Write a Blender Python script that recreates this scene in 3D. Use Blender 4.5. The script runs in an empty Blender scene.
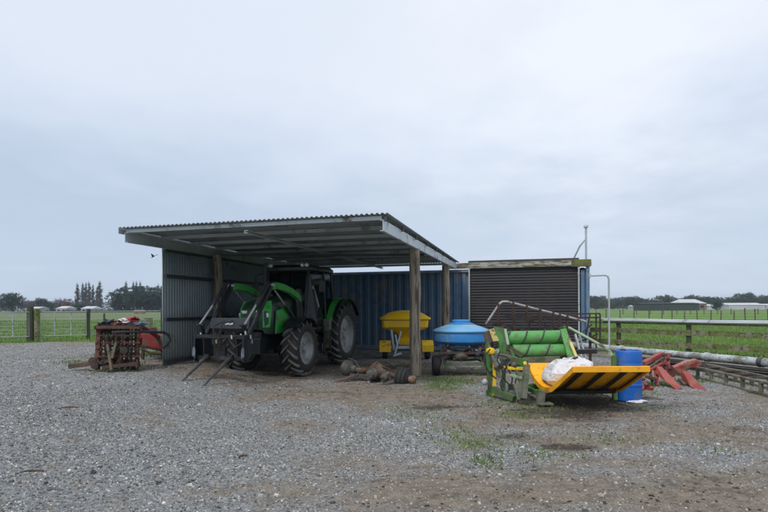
import bpy, math, random
import numpy as np
from mathutils import Vector, Matrix, noise as mnoise
random.seed(7); rng = np.random.default_rng(7)
PI = math.pi; R = math.radians
S = bpy.context.scene; C = S.collection

# ------------------------------------------------------------------ camera, sky, sun, exposure
F = 525.0; EYE = 1.55; TILT = 0.0045
cam = bpy.data.cameras.new('camera'); cam.sensor_width = 36; cam.lens = F/768*36; cam.shift_y = 52/768
cam.clip_end = 6000; cam.clip_start = 0.05
co = bpy.data.objects.new('camera', cam); C.objects.link(co); co.location = (0, 0, EYE)
co.rotation_euler = (R(90), math.atan(TILT)*1.0, 0)
S.camera = co
S.view_settings.view_transform = 'Standard'; S.view_settings.look = 'None'
S.view_settings.exposure = 0.42; S.view_settings.gamma = 1; S.view_settings.use_curve_mapping = False
S.cycles.max_bounces = 6; S.cycles.diffuse_bounces = 4; S.cycles.volume_bounces = 0
S.cycles.use_denoising = True

SUN_EL, SUN_AZ = R(52), R(25)      # light comes from the upper right, behind the cloud
w = bpy.data.worlds.new("World"); S.world = w; w.use_nodes = True
nt = w.node_tree; nt.nodes.clear(); L = nt.links.new
def N(t, **k):
    n = nt.nodes.new(t)
    for a, b in k.items(): setattr(n, a, b)
    return n
out = N('ShaderNodeOutputWorld'); mix = N('ShaderNodeMixShader'); b1 = N('ShaderNodeBackground'); b2 = N('ShaderNodeBackground')
sky = N('ShaderNodeTexSky', sky_type='NISHITA', sun_disc=False, sun_elevation=SUN_EL, sun_rotation=SUN_AZ)
b1.inputs[1].default_value = 0.10; L(sky.outputs[0], b1.inputs[0])
tc = N('ShaderNodeTexCoord'); sep = N('ShaderNodeSeparateXYZ'); L(tc.outputs['Generated'], sep.inputs[0])
# cloud-plane coordinates: direction / (z + c)
def mth(op, a, b=None, clamp=False):
    n = N('ShaderNodeMath', operation=op, use_clamp=clamp)
    for i, v in enumerate((a, b)):
        if v is None: continue
        if isinstance(v, (int, float)): n.inputs[i].default_value = v
        else: L(v, n.inputs[i])
    return n.outputs[0]
zc = mth('ADD', mth('MAXIMUM', sep.outputs[2], 0.0), 0.16)
cx = mth('DIVIDE', sep.outputs[0], zc); cy = mth('DIVIDE', sep.outputs[1], zc)
cb = N('ShaderNodeCombineXYZ'); L(cx, cb.inputs[0]); L(cy, cb.inputs[1])
nz = N('ShaderNodeTexNoise'); nz.inputs['Scale'].default_value = 0.75; nz.inputs['Detail'].default_value = 5; nz.inputs['Roughness'].default_value = 0.5
nz.inputs['Distortion'].default_value = 0.3
L(cb.outputs[0], nz.inputs['Vector'])
nz2 = N('ShaderNodeTexNoise'); nz2.inputs['Scale'].default_value = 2.2; nz2.inputs['Detail'].default_value = 6; nz2.inputs['Roughness'].default_value = 0.55
L(cb.outputs[0], nz2.inputs['Vector'])
ramp = N('ShaderNodeValToRGB'); els = ramp.color_ramp.elements
els[0].position = 0.0; els[0].color = (0.44, 0.53, 0.65, 1)
els[1].position = 1.0; els[1].color = (0.60, 0.65, 0.735, 1)
for p, c in ((0.06, (0.42, 0.50, 0.62, 1)), (0.17, (0.40, 0.475, 0.59, 1)), (0.27, (0.50, 0.57, 0.68, 1)), (0.40, (0.60, 0.65, 0.735, 1))):
    e = els.new(p); e.color = c
el = mth('ADD', sep.outputs[2], mth('MULTIPLY', mth('SUBTRACT', nz.outputs[0], 0.5), 0.34))
el = mth('ADD', el, mth('MULTIPLY', mth('SUBTRACT', nz2.outputs[0], 0.5), 0.12), clamp=True)
L(el, ramp.inputs[0])
# bright break towards the veiled sun
dotn = N('ShaderNodeVectorMath', operation='DOT_PRODUCT'); nrm = N('ShaderNodeVectorMath', operation='NORMALIZE')
L(tc.outputs['Generated'], nrm.inputs[0]); L(nrm.outputs[0], dotn.inputs[0])
bd = Vector((0.40, 1.0, 0.50)).normalized(); dotn.inputs[1].default_value = bd
gl = mth('MULTIPLY', mth('POWER', mth('MAXIMUM', dotn.outputs['Value'], 0.0), 16.0), mth('MULTIPLY', mth('SUBTRACT', nz2.outputs[0], 0.12), 1.5, True))
mc = N('ShaderNodeMixRGB'); mc.inputs[2].default_value = (0.76, 0.79, 0.84, 1); L(mth('MINIMUM', gl, 0.62), mc.inputs[0]); L(ramp.outputs[0], mc.inputs[1])
L(mc.outputs[0], b2.inputs[0]); b2.inputs[1].default_value = 1.0
mix.inputs[0].default_value = 0.93; L(b1.outputs[0], mix.inputs[1]); L(b2.outputs[0], mix.inputs[2]); L(mix.outputs[0], out.inputs[0])

sl = bpy.data.lights.new('sun', 'SUN'); sl.energy = 1.5; sl.angle = R(14); sl.color = (1, 0.965, 0.91)
so = bpy.data.objects.new('sun', sl); C.objects.link(so)
# light source direction: above, behind-left of the camera
LD = Vector((-0.35, -0.55, 0.95)).normalized()
so.rotation_euler = LD.to_track_quat('Z', 'Y').to_euler()
sky.sun_elevation = math.asin(LD.z); sky.sun_rotation = math.atan2(LD.x, LD.y)

# ------------------------------------------------------------------ helpers
def hz(px): return 308+(px-384)*TILT
def W(px, py, D): return Vector(((px-384)/F*D, D, EYE-(py-hz(px))*D/F))
def A(px, D, z): return Vector(((px-384)/F*D, D, z))
def sstep(a, b, x):
    t = np.clip((x-a)/(b-a), 0, 1); return t*t*(3-2*t)
_h = rng.random((256, 256))
def vnoise(x, y):
    x = np.asarray(x, float); y = np.asarray(y, float)
    xi = np.floor(x).astype(int); yi = np.floor(y).astype(int); fx = x-xi; fy = y-yi
    fx = fx*fx*(3-2*fx); fy = fy*fy*(3-2*fy)
    a = _h[xi % 256, yi % 256]; b = _h[(xi+1) % 256, yi % 256]; c = _h[xi % 256, (yi+1) % 256]; d = _h[(xi+1) % 256, (yi+1) % 256]
    return (a*(1-fx)+b*fx)*(1-fy)+(c*(1-fx)+d*fx)*fy
def fbm(x, y, o=4):
    s = 0; a = .5
    for i in range(o): s = s+a*vnoise(x*2**i+17*i, y*2**i+31*i); a *= .5
    return s
def G(x, y):
    near = 1-sstep(30, 60, np.hypot(x, y))
    return 0.27*(1-sstep(-5.0, -2.0, np.asarray(x, float))) + near*((fbm(np.asarray(x)*.5, np.asarray(y)*.5)-.47)*.10+(vnoise(np.asarray(x)*3, np.asarray(y)*3)-.5)*.018)
def g(x, y): return float(G(x, y))

OFF = {}
def tag(o, label=None, cat=None, group=None, kind=None):
    if label: o['label'] = label
    if cat: o['category'] = cat
    if group: o['group'] = group
    if kind: o['kind'] = kind
    return o
def thing(name, label, cat, loc=(0, 0, 0), rz=0, group=None, world=True):
    o = bpy.data.objects.new(name, None); C.objects.link(o); o.location = loc; o.rotation_euler = (0, 0, rz)
    o.empty_display_size = .2
    OFF[o.name] = Vector(loc) if world else Vector((0, 0, 0))
    return tag(o, label, cat, group)
def dup(root, loc, rz=0, sc=None, label=None):
    r = root.copy(); C.objects.link(r); r.location = loc; r.rotation_euler = (0, 0, rz)
    if sc: r.scale = sc
    if label: r['label'] = label
    for ch in list(root.children):
        c = ch.copy(); C.objects.link(c); c.parent = r
        for gg in ch.children:
            d = gg.copy(); C.objects.link(d); d.parent = c
    return r

def perp(d):
    d = d.normalized(); u = Vector((0, 0, 1)) if abs(d.z) < .9 else Vector((0, 1, 0))
    s = d.cross(u).normalized(); return s, s.cross(d).normalized()
class MB:
    def __init__(s): s.v = []; s.f = []
    def add(s, vs, fs):
        n = len(s.v); s.v += [Vector(v) for v in vs]; s.f += [tuple(i+n for i in f) for f in fs]; return s
    def box(s, c, size, rot=None):
        x, y, z = [q/2 for q in size]; c = Vector(c)
        vs = [Vector((a*x, b*y, d*z)) for a in (-1, 1) for b in (-1, 1) for d in (-1, 1)]
        if rot is not None: vs = [rot @ v for v in vs]
        return s.add([v+c for v in vs], [(0, 1, 3, 2), (4, 6, 7, 5), (0, 4, 5, 1), (2, 3, 7, 6), (0, 2, 6, 4), (1, 5, 7, 3)])
    def bar(s, a, b, w=.05, h=.05, up=None):      # rectangular bar; w sideways, h along up
        a = Vector(a); b = Vector(b); d = (b-a).normalized()
        if up is None: si, u = perp(d)
        else: si = d.cross(Vector(up)).normalized(); u = si.cross(d).normalized()
        vs = [p+si*(i*w/2)+u*(j*h/2) for p in (a, b) for i, j in ((-1, -1), (1, -1), (1, 1), (-1, 1))]
        return s.add(vs, [(3, 2, 1, 0), (4, 5, 6, 7), (0, 1, 5, 4), (1, 2, 6, 5), (2, 3, 7, 6), (3, 0, 4, 7)])
    def tube(s, pts, r, n=10, closed=False):
        pts = [Vector(p) for p in pts]; k = len(pts); rs = r if isinstance(r, (list, tuple)) else [r]*k
        ds = [(pts[min(i+1, k-1)]-pts[max(i-1, 0)]).normalized() for i in range(k)]
        u = perp(ds[0])[0]; vs = []
        for i in range(k):
            u = (u-ds[i]*u.dot(ds[i])).normalized(); v = ds[i].cross(u)
            for j in range(n):
                a = 2*PI*j/n; vs.append(pts[i]+(u*math.cos(a)+v*math.sin(a))*rs[i])
        fs = [(i*n+j, i*n+(j+1) % n, (i+1)*n+(j+1) % n, (i+1)*n+j) for i in range(k-1) for j in range(n)]
        fs += [tuple(range(n-1, -1, -1)), tuple((k-1)*n+j for j in range(n))]
        return s.add(vs, fs)
    def lathe(s, prof, c=(0, 0, 0), axis=(0, 0, 1), n=32, start=0, end=2*PI):   # prof = [(radius, height)]
        ax = Vector(axis).normalized(); u, v = perp(ax); c = Vector(c); full = abs(end-start-2*PI) < 1e-6
        m = n if full else n+1; vs = []
        for r, h in prof:
            for j in range(m):
                a = start+(end-start)*j/n; vs.append(c+ax*h+(u*math.cos(a)+v*math.sin(a))*max(r, 1e-4))
        fs = []
        for i in range(len(prof)-1):
            for j in range(n):
                j2 = (j+1) % m; fs.append((i*m+j, i*m+j2, (i+1)*m+j2, (i+1)*m+j))
        return s.add(vs, fs)
    def prism(s, pts, ext):        # planar outline (3-D points) swept along ext
        pts = [Vector(p) for p in pts]; e = Vector(ext); n = len(pts)
        return s.add(pts+[p+e for p in pts], [tuple(range(n-1, -1, -1)), tuple(range(n, 2*n))]+[(i, (i+1) % n, n+(i+1) % n, n+i) for i in range(n)])
    def strip(s, prof, ext, th):   # open profile given thickness th (in its plane), swept along ext
        P = [Vector(p) for p in prof]; e = Vector(ext); en = e.normalized(); n = len(P); Q = []
        for i in range(n):
            d = (P[min(i+1, n-1)]-P[max(i-1, 0)]).normalized(); Q.append(P[i]+d.cross(en)*th)
        vs = P+Q+[p+e for p in P]+[q+e for q in Q]; fs = []
        for i in range(n-1):
            fs += [(i, i+1, 2*n+i+1, 2*n+i), (n+i+1, n+i, 3*n+i, 3*n+i+1), (i, n+i, n+i+1, i+1), (2*n+i, 2*n+i+1, 3*n+i+1, 3*n+i)]
        fs += [(0, 2*n, 3*n, n), (n-1, 2*n-1, 4*n-1, 3*n-1)]
        return s.add(vs, fs)
    def corr(s, o, u, lu, v, lv, nrm, pitch, amp, kind='sine', nv=1):
        o = Vector(o); u = Vector(u).normalized(); v = Vector(v).normalized(); nn = Vector(nrm).normalized()
        if kind == 'sine': step = pitch/6; m = max(2, int(lu/step)); prof = [(i*lu/m, amp*math.sin(2*PI*i*lu/m/pitch)) for i in range(m+1)]
        else:
            prof = []; x = 0
            while x < lu:
                for dx, h in ((0, 0), (.36, 0), (.5, -amp), (.86, -amp)):
                    if x+dx*pitch <= lu: prof.append((x+dx*pitch, h))
                x += pitch
            prof.append((lu, prof[-1][1]))
        vs = [o+u*x+nn*h+v*(lv*k/nv) for k in range(nv+1) for x, h in prof]; m = len(prof)
        return s.add(vs, [(k*m+i, k*m+i+1, (k+1)*m+i+1, (k+1)*m+i) for k in range(nv) for i in range(m-1)])
    def rough(s, amt, sc=6, seed=0):
        for i, p in enumerate(s.v): s.v[i] = p+mnoise.noise_vector(p*sc+Vector((seed, 0, 0)))*amt
        return s
    def ball(s, c, r, nu=12, nv=8, lump=0, sc=3, seed=0):
        rx, ry, rz_ = r if isinstance(r, (list, tuple)) else (r, r, r); vs = []; c = Vector(c)
        for i in range(nv+1):
            t = PI*i/nv
            for j in range(nu):
                a = 2*PI*j/nu; d = Vector((math.sin(t)*math.cos(a), math.sin(t)*math.sin(a), math.cos(t)))
                k = 1+lump*mnoise.noise(d*sc+Vector((seed, 0, 0))) if lump else 1
                vs.append(c+Vector((d.x*rx, d.y*ry, d.z*rz_))*k)
        return s.add(vs, [(i*nu+j, (i+1)*nu+j, (i+1)*nu+(j+1) % nu, i*nu+(j+1) % nu) for i in range(nv) for j in range(nu)])
    def build(s, name, mat, parent=None, smooth=False, bevel=0, solid=0, loc=None):
        off = OFF.get(parent.name, Vector((0, 0, 0))) if parent else Vector((0, 0, 0))
        me = bpy.data.meshes.new(name)
        me.from_pydata([tuple(v-off) for v in s.v], [], s.f)
        me.validate(); me.update()
        o = bpy.data.objects.new(name, me); C.objects.link(o); me.materials.append(mat)
        if parent: o.parent = parent; OFF[o.name] = off
        if loc is not None: o.location = Vector(loc)-off; OFF[o.name] = Vector((0, 0, 0))
        if smooth:
            me.shade_smooth()
            me.set_sharp_from_angle(angle=R(38))
        if solid:
            m = o.modifiers.new('solid', 'SOLIDIFY'); m.thickness = solid; m.offset = 0
        if bevel:
            m = o.modifiers.new('bevel', 'BEVEL'); m.width = bevel; m.segments = 2; m.limit_method = 'ANGLE'; m.angle_limit = R(40)
        return o

# ------------------------------------------------------------------ materials
def MAT(name, c1, c2=None, scale=4, rough=.6, metal=0, spot=None, spot_amt=.5, spot_scale=3, bump=.1, bscale=30, stretch=None, island=0, spec=.5, spot2=None, spot2_amt=.4, spot2_scale=14):
    m = bpy.data.materials.new(name); m.use_nodes = True; t = m.node_tree; t.nodes.clear()
    def n(ty, **k):
        x = t.nodes.new(ty)
        for a, b in k.items(): setattr(x, a, b)
        return x
    l = t.links.new; o = n('ShaderNodeOutputMaterial'); p = n('ShaderNodeBsdfPrincipled'); l(p.outputs[0], o.inputs[0])
    tcn = n('ShaderNodeTexCoord'); vec = tcn.outputs['Object']
    if stretch:
        mp = n('ShaderNodeMapping'); mp.inputs['Scale'].default_value = stretch; l(vec, mp.inputs[0]); vec = mp.outputs[0]
    def noi(sc, det=5, ro=.6):
        x = n('ShaderNodeTexNoise'); x.inputs['Scale'].default_value = sc; x.inputs['Detail'].default_value = det; x.inputs['Roughness'].default_value = ro; l(vec, x.inputs['Vector']); return x.outputs[0]
    def rmp(v, a, b):
        x = n('ShaderNodeMapRange'); x.inputs[1].default_value = a; x.inputs[2].default_value = b; l(v, x.inputs[0]); return x.outputs[0]
    def mx(f, a, b):
        x = n('ShaderNodeMixRGB'); l(f, x.inputs[0])
        for i, q in ((1, a), (2, b)):
            if isinstance(q, tuple): x.inputs[i].default_value = (*q, 1)
            else: l(q, x.inputs[i])
        return x.outputs[0]
    if c2 is None: c2 = tuple(q*.75 for q in c1)
    col = mx(rmp(noi(scale), .35, .65), c1, c2)
    ro = None
    if spot:
        f = rmp(noi(spot_scale, 8, .68), .62-.3*spot_amt, .72-.3*spot_amt); col = mx(f, col, spot); ro = f
    if spot2:
        f = rmp(noi(spot2_scale, 6, .7), .62-.3*spot2_amt, .74-.3*spot2_amt); col = mx(f, col, spot2)
    if island:
        ge = n('ShaderNodeNewGeometry'); hs = n('ShaderNodeHueSaturation')
        x = n('ShaderNodeMapRange'); x.inputs[3].default_value = 1-island; x.inputs[4].default_value = 1+island; l(ge.outputs['Random Per Island'], x.inputs[0])
        l(x.outputs[0], hs.inputs['Value']); l(col, hs.inputs['Color']); col = hs.outputs[0]
    l(col, p.inputs['Base Color'])
    if ro is not None and rough < .8:
        x = n('ShaderNodeMapRange'); x.inputs[3].default_value = rough; x.inputs[4].default_value = .9; l(ro, x.inputs[0]); l(x.outputs[0], p.inputs['Roughness'])
        if metal:
            x = n('ShaderNodeMapRange'); x.inputs[3].default_value = metal; x.inputs[4].default_value = 0; l(ro, x.inputs[0]); l(x.outputs[0], p.inputs['Metallic'])
    else:
        p.inputs['Roughness'].default_value = rough; p.inputs['Metallic'].default_value = metal
    p.inputs['Specular IOR Level'].default_value = spec
    if bump:
        b = n('ShaderNodeBump'); b.inputs['Strength'].default_value = bump; b.inputs['Distance'].default_value = .02; l(noi(bscale, 4), b.inputs['Height']); l(b.outputs[0], p.inputs['Normal'])
    return m
RUST = (.12, .045, .022); MUD = (.11, .085, .06)
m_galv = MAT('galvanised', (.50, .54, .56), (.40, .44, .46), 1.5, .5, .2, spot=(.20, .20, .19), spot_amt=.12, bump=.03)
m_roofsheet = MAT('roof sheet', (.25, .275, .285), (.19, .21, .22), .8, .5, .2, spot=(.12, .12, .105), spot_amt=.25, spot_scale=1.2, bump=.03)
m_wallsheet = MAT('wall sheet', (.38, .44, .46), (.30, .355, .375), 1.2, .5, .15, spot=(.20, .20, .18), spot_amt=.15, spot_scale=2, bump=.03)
m_steel = MAT('pale galvanised channel', (.62, .67, .70), (.50, .55, .58), 3, .45, .15, spot=(.2, .17, .14), spot_amt=.2, bump=.02)
m_darksteel = MAT('dark steel', (.05, .052, .055), (.085, .08, .075), 3, .55, .3, spot=RUST, spot_amt=.3, bump=.1)
m_girt = MAT('girt steel', (.05, .055, .06), (.075, .078, .08), 3, .6, .2, bump=.05)
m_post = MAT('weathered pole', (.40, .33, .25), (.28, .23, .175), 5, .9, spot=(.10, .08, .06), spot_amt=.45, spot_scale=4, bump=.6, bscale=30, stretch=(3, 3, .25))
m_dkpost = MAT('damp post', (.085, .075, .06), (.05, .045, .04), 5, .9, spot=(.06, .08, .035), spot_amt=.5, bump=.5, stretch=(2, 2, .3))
m_rail = MAT('mossy rail', (.25, .23, .155), (.18, .175, .11), 3, .9, spot=(.13, .165, .04), spot_amt=.6, spot_scale=3, bump=.5, spot2=(.05, .04, .03), spot2_amt=.35)
m_board = MAT('weathered header', (.50, .49, .44), (.38, .37, .33), 2, .85, spot=(.09, .05, .03), spot_amt=.45, spot_scale=1.6, spot2=(.12, .13, .05), spot2_amt=.5, spot2_scale=5, bump=.3, stretch=(.5, 1, 2))
m_blue = MAT('container blue', (.055, .135, .25), (.10, .19, .29), .8, .55, spot=(.16, .20, .24), spot_amt=.5, spot_scale=1.3, spot2=RUST, spot2_amt=.02, spot2_scale=5, bump=.05)
m_bluerail = MAT('container rail blue', (.09, .18, .32), (.15, .25, .37), 2, .55, spot=(.22, .26, .29), spot_amt=.5, spot2=RUST, spot2_amt=.25, bump=.05)
m_door = MAT('roller door', (.022, .021, .025), (.016, .016, .020), .6, .6, spot=(.05, .045, .042), spot_amt=.35, spot_scale=1.5, bump=.02)
m_green = MAT('tractor green', (.04, .40, .06), (.03, .33, .05), 2, .4, spot=(.12, .16, .08), spot_amt=.35, spot_scale=5, bump=.02)
m_black = MAT('black paint', (.007, .009, .011), (.013, .015, .018), 3, .35, spot=(.05, .048, .044), spot_amt=.15, bump=.04)
m_rubber = MAT('rubber', (.016, .016, .016), (.024, .024, .023), 4, .75, spot=(.05, .044, .038), spot_amt=.2, spot_scale=5, bump=.25)
m_rim = MAT('rim silver', (.34, .36, .36), (.26, .27, .27), 4, .5, .1, spot=(.22, .19, .15), spot_amt=.3, spot_scale=4, bump=.05)
m_chrome = MAT('cylinder rod', (.6, .62, .64), (.45, .47, .5), 5, .25, .7, bump=0)
m_lamp = MAT('lamp lens', (.85, .86, .88), (.7, .7, .72), 8, .15, bump=0)
m_orange = MAT('indicator orange', (.7, .18, .02), None, 5, .3, bump=0)
m_redp = MAT('bright red', (.45, .02, .015), None, 5, .4, bump=0)
m_white = MAT('white mark', (.75, .75, .76), (.6, .6, .62), 8, .5, bump=0)
m_yellow = MAT('hopper yellow', (.90, .58, .015), (.82, .50, .012), 2, .45, spot=(.35, .22, .04), spot_amt=.22, bump=.03)
m_tray = MAT('tray yellow', (.95, .47, .010), (.90, .38, .010), 2.5, .45, spot=(.42, .20, .03), spot_amt=.3, spot_scale=4, bump=.05)
m_cream = MAT('pale yellow panel', (.75, .62, .22), (.62, .5, .2), 4, .6, spot=MUD, spot_amt=.3)
m_fgreen = MAT('feeder green', (.03, .155, .02), (.045, .20, .03), 3, .5, spot=(.085, .095, .055), spot_amt=.6, spot_scale=4, spot2=RUST, spot2_amt=.18, bump=.08)
m_roller = MAT('roller green', (.08, .32, .075), (.11, .37, .10), 4, .5, spot=(.15, .21, .11), spot_amt=.4, spot_scale=7, spot2=(.06, .09, .04), spot2_amt=.12, bump=.05)
m_muddy = MAT('mud-caked steel', (.17, .17, .13), (.11, .12, .085), 5, .85, spot=(.06, .10, .04), spot_amt=.4, bump=.4)
m_palegreen = MAT('faded green tube', (.30, .42, .27), (.22, .34, .2), 4, .6, spot=MUD, spot_amt=.25)
m_sblue = MAT('spreader blue', (.02, .19, .50), (.03, .24, .56), 1.5, .5, spot=(.14, .27, .42), spot_amt=.3, spot_scale=3, bump=.04)
m_lid = MAT('spreader lid blue', (.10, .34, .60), (.16, .42, .66), 2, .5, spot=(.26, .40, .52), spot_amt=.4, bump=.04)
m_drum = MAT('drum blue', (.005, .10, .42), (.006, .115, .48), 3, .45, spot=(.06, .13, .30), spot_amt=.35, bump=.03)
m_rustred = MAT('rusty red', (.13, .038, .03), (.075, .03, .025), 5, .8, spot=RUST, spot_amt=.5, spot_scale=6, spot2=(.12, .10, .08), spot2_amt=.25, bump=.4)
m_rustdark = MAT('rusty brown', (.085, .043, .032), (.045, .03, .026), 6, .85, spot=(.035, .03, .028), spot_amt=.5, bump=.4)
m_oilred = MAT('oily brown casting', (.10, .055, .035), (.055, .035, .026), 7, .6, spot=(.19, .14, .085), spot_amt=.45, spot_scale=8, bump=.4)
m_oily = MAT('greasy grey casting', (.085, .08, .07), (.05, .048, .044), 7, .6, spot=(.15, .13, .10), spot_amt=.4, spot_scale=8, bump=.4)
m_red = MAT('plough red', (.36, .042, .028), (.27, .038, .028), 3, .5, spot=(.30, .12, .09), spot_amt=.35, spot_scale=5, spot2=MUD, spot2_amt=.25, bump=.08)
m_red2 = MAT('implement red', (.28, .022, .022), (.19, .02, .02), 3, .55, spot=MUD, spot_amt=.5, spot_scale=5, bump=.06)
m_pipe = MAT('grey pipe', (.46, .50, .52), (.36, .40, .42), 3, .55, spot=(.20, .20, .16), spot_amt=.4, spot_scale=3, spot2=(.10, .08, .06), spot2_amt=.3, bump=.1)
m_blackpipe = MAT('black pipe', (.03, .033, .037), None, 4, .35, bump=.02)
m_timber = MAT('old timber', (.15, .10, .07), (.09, .065, .045), 5, .9, spot=(.05, .04, .03), spot_amt=.4, bump=.6, stretch=(.4, 3, 3))
m_conc = MAT('mossy grey frame', (.22, .20, .15), (.14, .13, .10), 5, .9, spot=(.08, .085, .04), spot_amt=.45, bump=.3)
m_sack = MAT('white plastic sack', (.72, .71, .73), (.60, .59, .62), 3, .5, spot=(.42, .39, .36), spot_amt=.3, spot_scale=5, bump=.9, bscale=9)
m_glass = MAT('cab glass', (.012, .018, .02), (.02, .028, .03), 2, .08, spot=(.03, .03, .03), spot_amt=.3, bump=0)
m_houseW = MAT('white wall', (.42, .42, .40), (.34, .34, .33), .5, .8)
m_houseR = MAT('pale roof', (.52, .53, .54), (.42, .43, .45), .4, .6)
m_houseD = MAT('dark green shed wall', (.035, .05, .045), (.05, .06, .055), .4, .8)
m_houseB = MAT('brown roof', (.24, .17, .15), None, .4, .8)
m_win = MAT('dark window', (.03, .035, .04), None, 1, .2, bump=0)
m_bark = MAT('bark', (.075, .06, .05), (.05, .04, .035), 3, .9)
m_leafD = MAT('dark evergreen foliage', (.032, .070, .048), (.022, .052, .038), .3, .8, island=.45, bump=0)
m_leafM = MAT('mixed foliage', (.065, .085, .045), (.045, .065, .04), .3, .8, island=.45, bump=0)
m_leafB = MAT('bare winter twigs', (.075, .06, .055), (.055, .045, .045), .3, .9, island=.35, bump=0)
m_leafR = MAT('russet foliage', (.16, .055, .04), (.10, .05, .04), .3, .9, island=.35, bump=0)
m_leafP = MAT('poplar foliage', (.10, .10, .07), (.07, .075, .06), .3, .9, island=.35, bump=0)
m_bird = MAT('bird', (.03, .03, .03), None, 3, .8, bump=0)

# ------------------------------------------------------------------ ground
# soil / moss patches: (px, py) where they lie on the yard -> ellipses in metres
def patch(px, py, rx, ry, a):
    D = EYE*F/(py-hz(px)); return ((px-384)/F*D, D, rx*D/F, ry*D*D/(EYE*F), a)
SOIL = [patch(*q) for q in ((330, 392, 120, 12, .9), (250, 382, 70, 8, .8), (395, 402, 60, 6, .6), (300, 425, 55, 8, .4), (150, 423, 30, 8, .6), (310, 372, 90, 8, .8), (400, 375, 60, 10, .5),
        (360, 455, 60, 20, .65), (300, 490, 80, 16, .55), (420, 490, 90, 20, .7), (520, 495, 110, 12, .65), (700, 500, 90, 16, .75), (640, 502, 60, 12, .6), (470, 440, 60, 14, .55),
        (520, 420, 60, 8, .9), (590, 402, 70, 7, .9), (565, 445, 40, 7, .7), (490, 412, 50, 9, .8), (140, 374, 30, 6, .55), (700, 435, 90, 14, .4), (640, 415, 50, 8, .4), (455, 375, 40, 8, .5), (230, 405, 60, 5, .45), (60, 345, 80, 3, .35))]
DARK = [patch(*q) for q in ((600, 405, 60, 6, 1.), (560, 412, 50, 7, .7), (520, 436, 24, 4, .7), (430, 408, 30, 4, .6), (270, 388, 60, 5, .5), (570, 448, 26, 4, .8), (640, 400, 30, 4, .5), (370, 392, 40, 4, .6), (380, 368, 60, 6, .7), (270, 372, 60, 6, .7))]
MOSS = [patch(*q) for q in ((485, 462, 16, 8, 1.), (475, 442, 40, 9, .6), (450, 430, 30, 7, .5), (540, 455, 40, 8, .45), (440, 388, 22, 5, .7), (520, 415, 30, 6, .5), (420, 415, 40, 8, .4), (112, 372, 32, 4, .8), (152, 352, 14, 8, 1.2),
        (650, 410, 25, 5, .4), (725, 455, 20, 5, .3), (355, 437, 14, 4, .35), (600, 440, 40, 8, .35), (455, 382, 26, 6, .6))]
def blob(lst, x, y):
    s = np.zeros_like(x)
    for cx_, cy_, rx, ry, a in lst: s = np.maximum(s, a*np.exp(-(((x-cx_)/rx)**2+((y-cy_)/ry)**2)*.8))
    return s
FP = Vector((8.4, 18.8)); FD = Vector((.58, -.8145))           # fence line on the right
def grassmask(x, y):
    n = (fbm(x*.9, y*.9)-.47)*1.6
    sd = (x-FP.x)*(-FD.y)+(y-FP.y)*FD.x                        # beyond the right fence
    right = sstep(-1.5, -.5, sd+n)*sstep(5.2, 6.2, x)
    back = sstep(24.0, 24.8, y+n*.8+.0*x)
    left = sstep(20.2, 21.0, y+n*.6)*(1-sstep(-7, -6, x))+sstep(-17.5, -18.5, x+n)
    lw = sstep(13.5, 14.3, y+n*.8)*(1-sstep(-5.9, -5.3, x))*sstep(-7.4, -6.6, x)
    far = sstep(28, 30, np.hypot(x, y))
    beh = sstep(-22, -24, y)
    return np.clip(np.maximum.reduce([right, back, left, lw*.9, far, beh]), 0, 1)
def rfbm(x, y, o=7):
    s_ = 0; a = .36
    for i in range(o): s_ = s_+a*(vnoise(x*2**i+13*i+7, y*2**i+29*i+3)-.5); a *= .74
    return s_
def soilm(x, y):
    bias = .20*sstep(-1.5, 3.0, x)+.16*sstep(9.5, 13, y)-.10*(1-sstep(-4, -1, x))*(1-sstep(9, 12, y))
    return sstep(-.10, .72, blob(SOIL, x, y)*.55+rfbm(x*.45+5, y*.7)*1.0+rfbm(x*2.1+5, y*2.9+4)*.7+bias+.04)
def darkm(x, y): return sstep(.10, .80, blob(DARK, x, y)*.75+rfbm(x*1.1+40, y*1.8+9)*1.2+.12*sstep(-1, 2, x))
def mossm(x, y): return np.clip(blob(MOSS, x, y)*(.5+1.1*fbm(x*2.5, y*2.5))+np.maximum(rfbm(x*.8+60, y*1.1+8)-.12, 0)*1.2*sstep(0, 2, x), 0, 1)
n_ = 760; t = np.linspace(-1, 1, n_)
gx = 4.2*np.sinh(6.9*t); gy = 7.5+3.6*np.sinh(7.05*t)
X, Y = np.meshgrid(gx, gy); X = X.ravel(); Y = Y.ravel(); Z = G(X, Y)
fac = []
idx = np.arange(n_*n_).reshape(n_, n_); q = np.stack([idx[:-1, :-1], idx[:-1, 1:], idx[1:, 1:], idx[1:, :-1]], -1).reshape(-1, 4)
def npmesh(name, V, Fq, k, mat, smooth=False, attrs=None):
    me = bpy.data.meshes.new(name); me.vertices.add(len(V)); me.vertices.foreach_set('co', V.astype(np.float32).ravel())
    me.loops.add(Fq.size); me.loops.foreach_set('vertex_index', Fq.astype(np.int32).ravel())
    me.polygons.add(len(Fq)); me.polygons.foreach_set('loop_start', np.arange(0, Fq.size, k, dtype=np.int32))
    me.polygons.foreach_set('use_smooth', np.full(len(Fq), smooth))
    me.update(calc_edges=True)
    for a, v in (attrs or {}).items():
        at = me.attributes.new(a, 'FLOAT', 'POINT'); at.data.foreach_set('value', v.astype(np.float32))
    me.materials.append(mat); o = bpy.data.objects.new(name, me); C.objects.link(o); return o
gm = bpy.data.materials.new('yard and paddock'); gm.use_nodes = True; t_ = gm.node_tree; t_.nodes.clear()
def gn(ty, **k):
    x = t_.nodes.new(ty)
    for a, b in k.items(): setattr(x, a, b)
    return x
gl_ = t_.links.new
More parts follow.
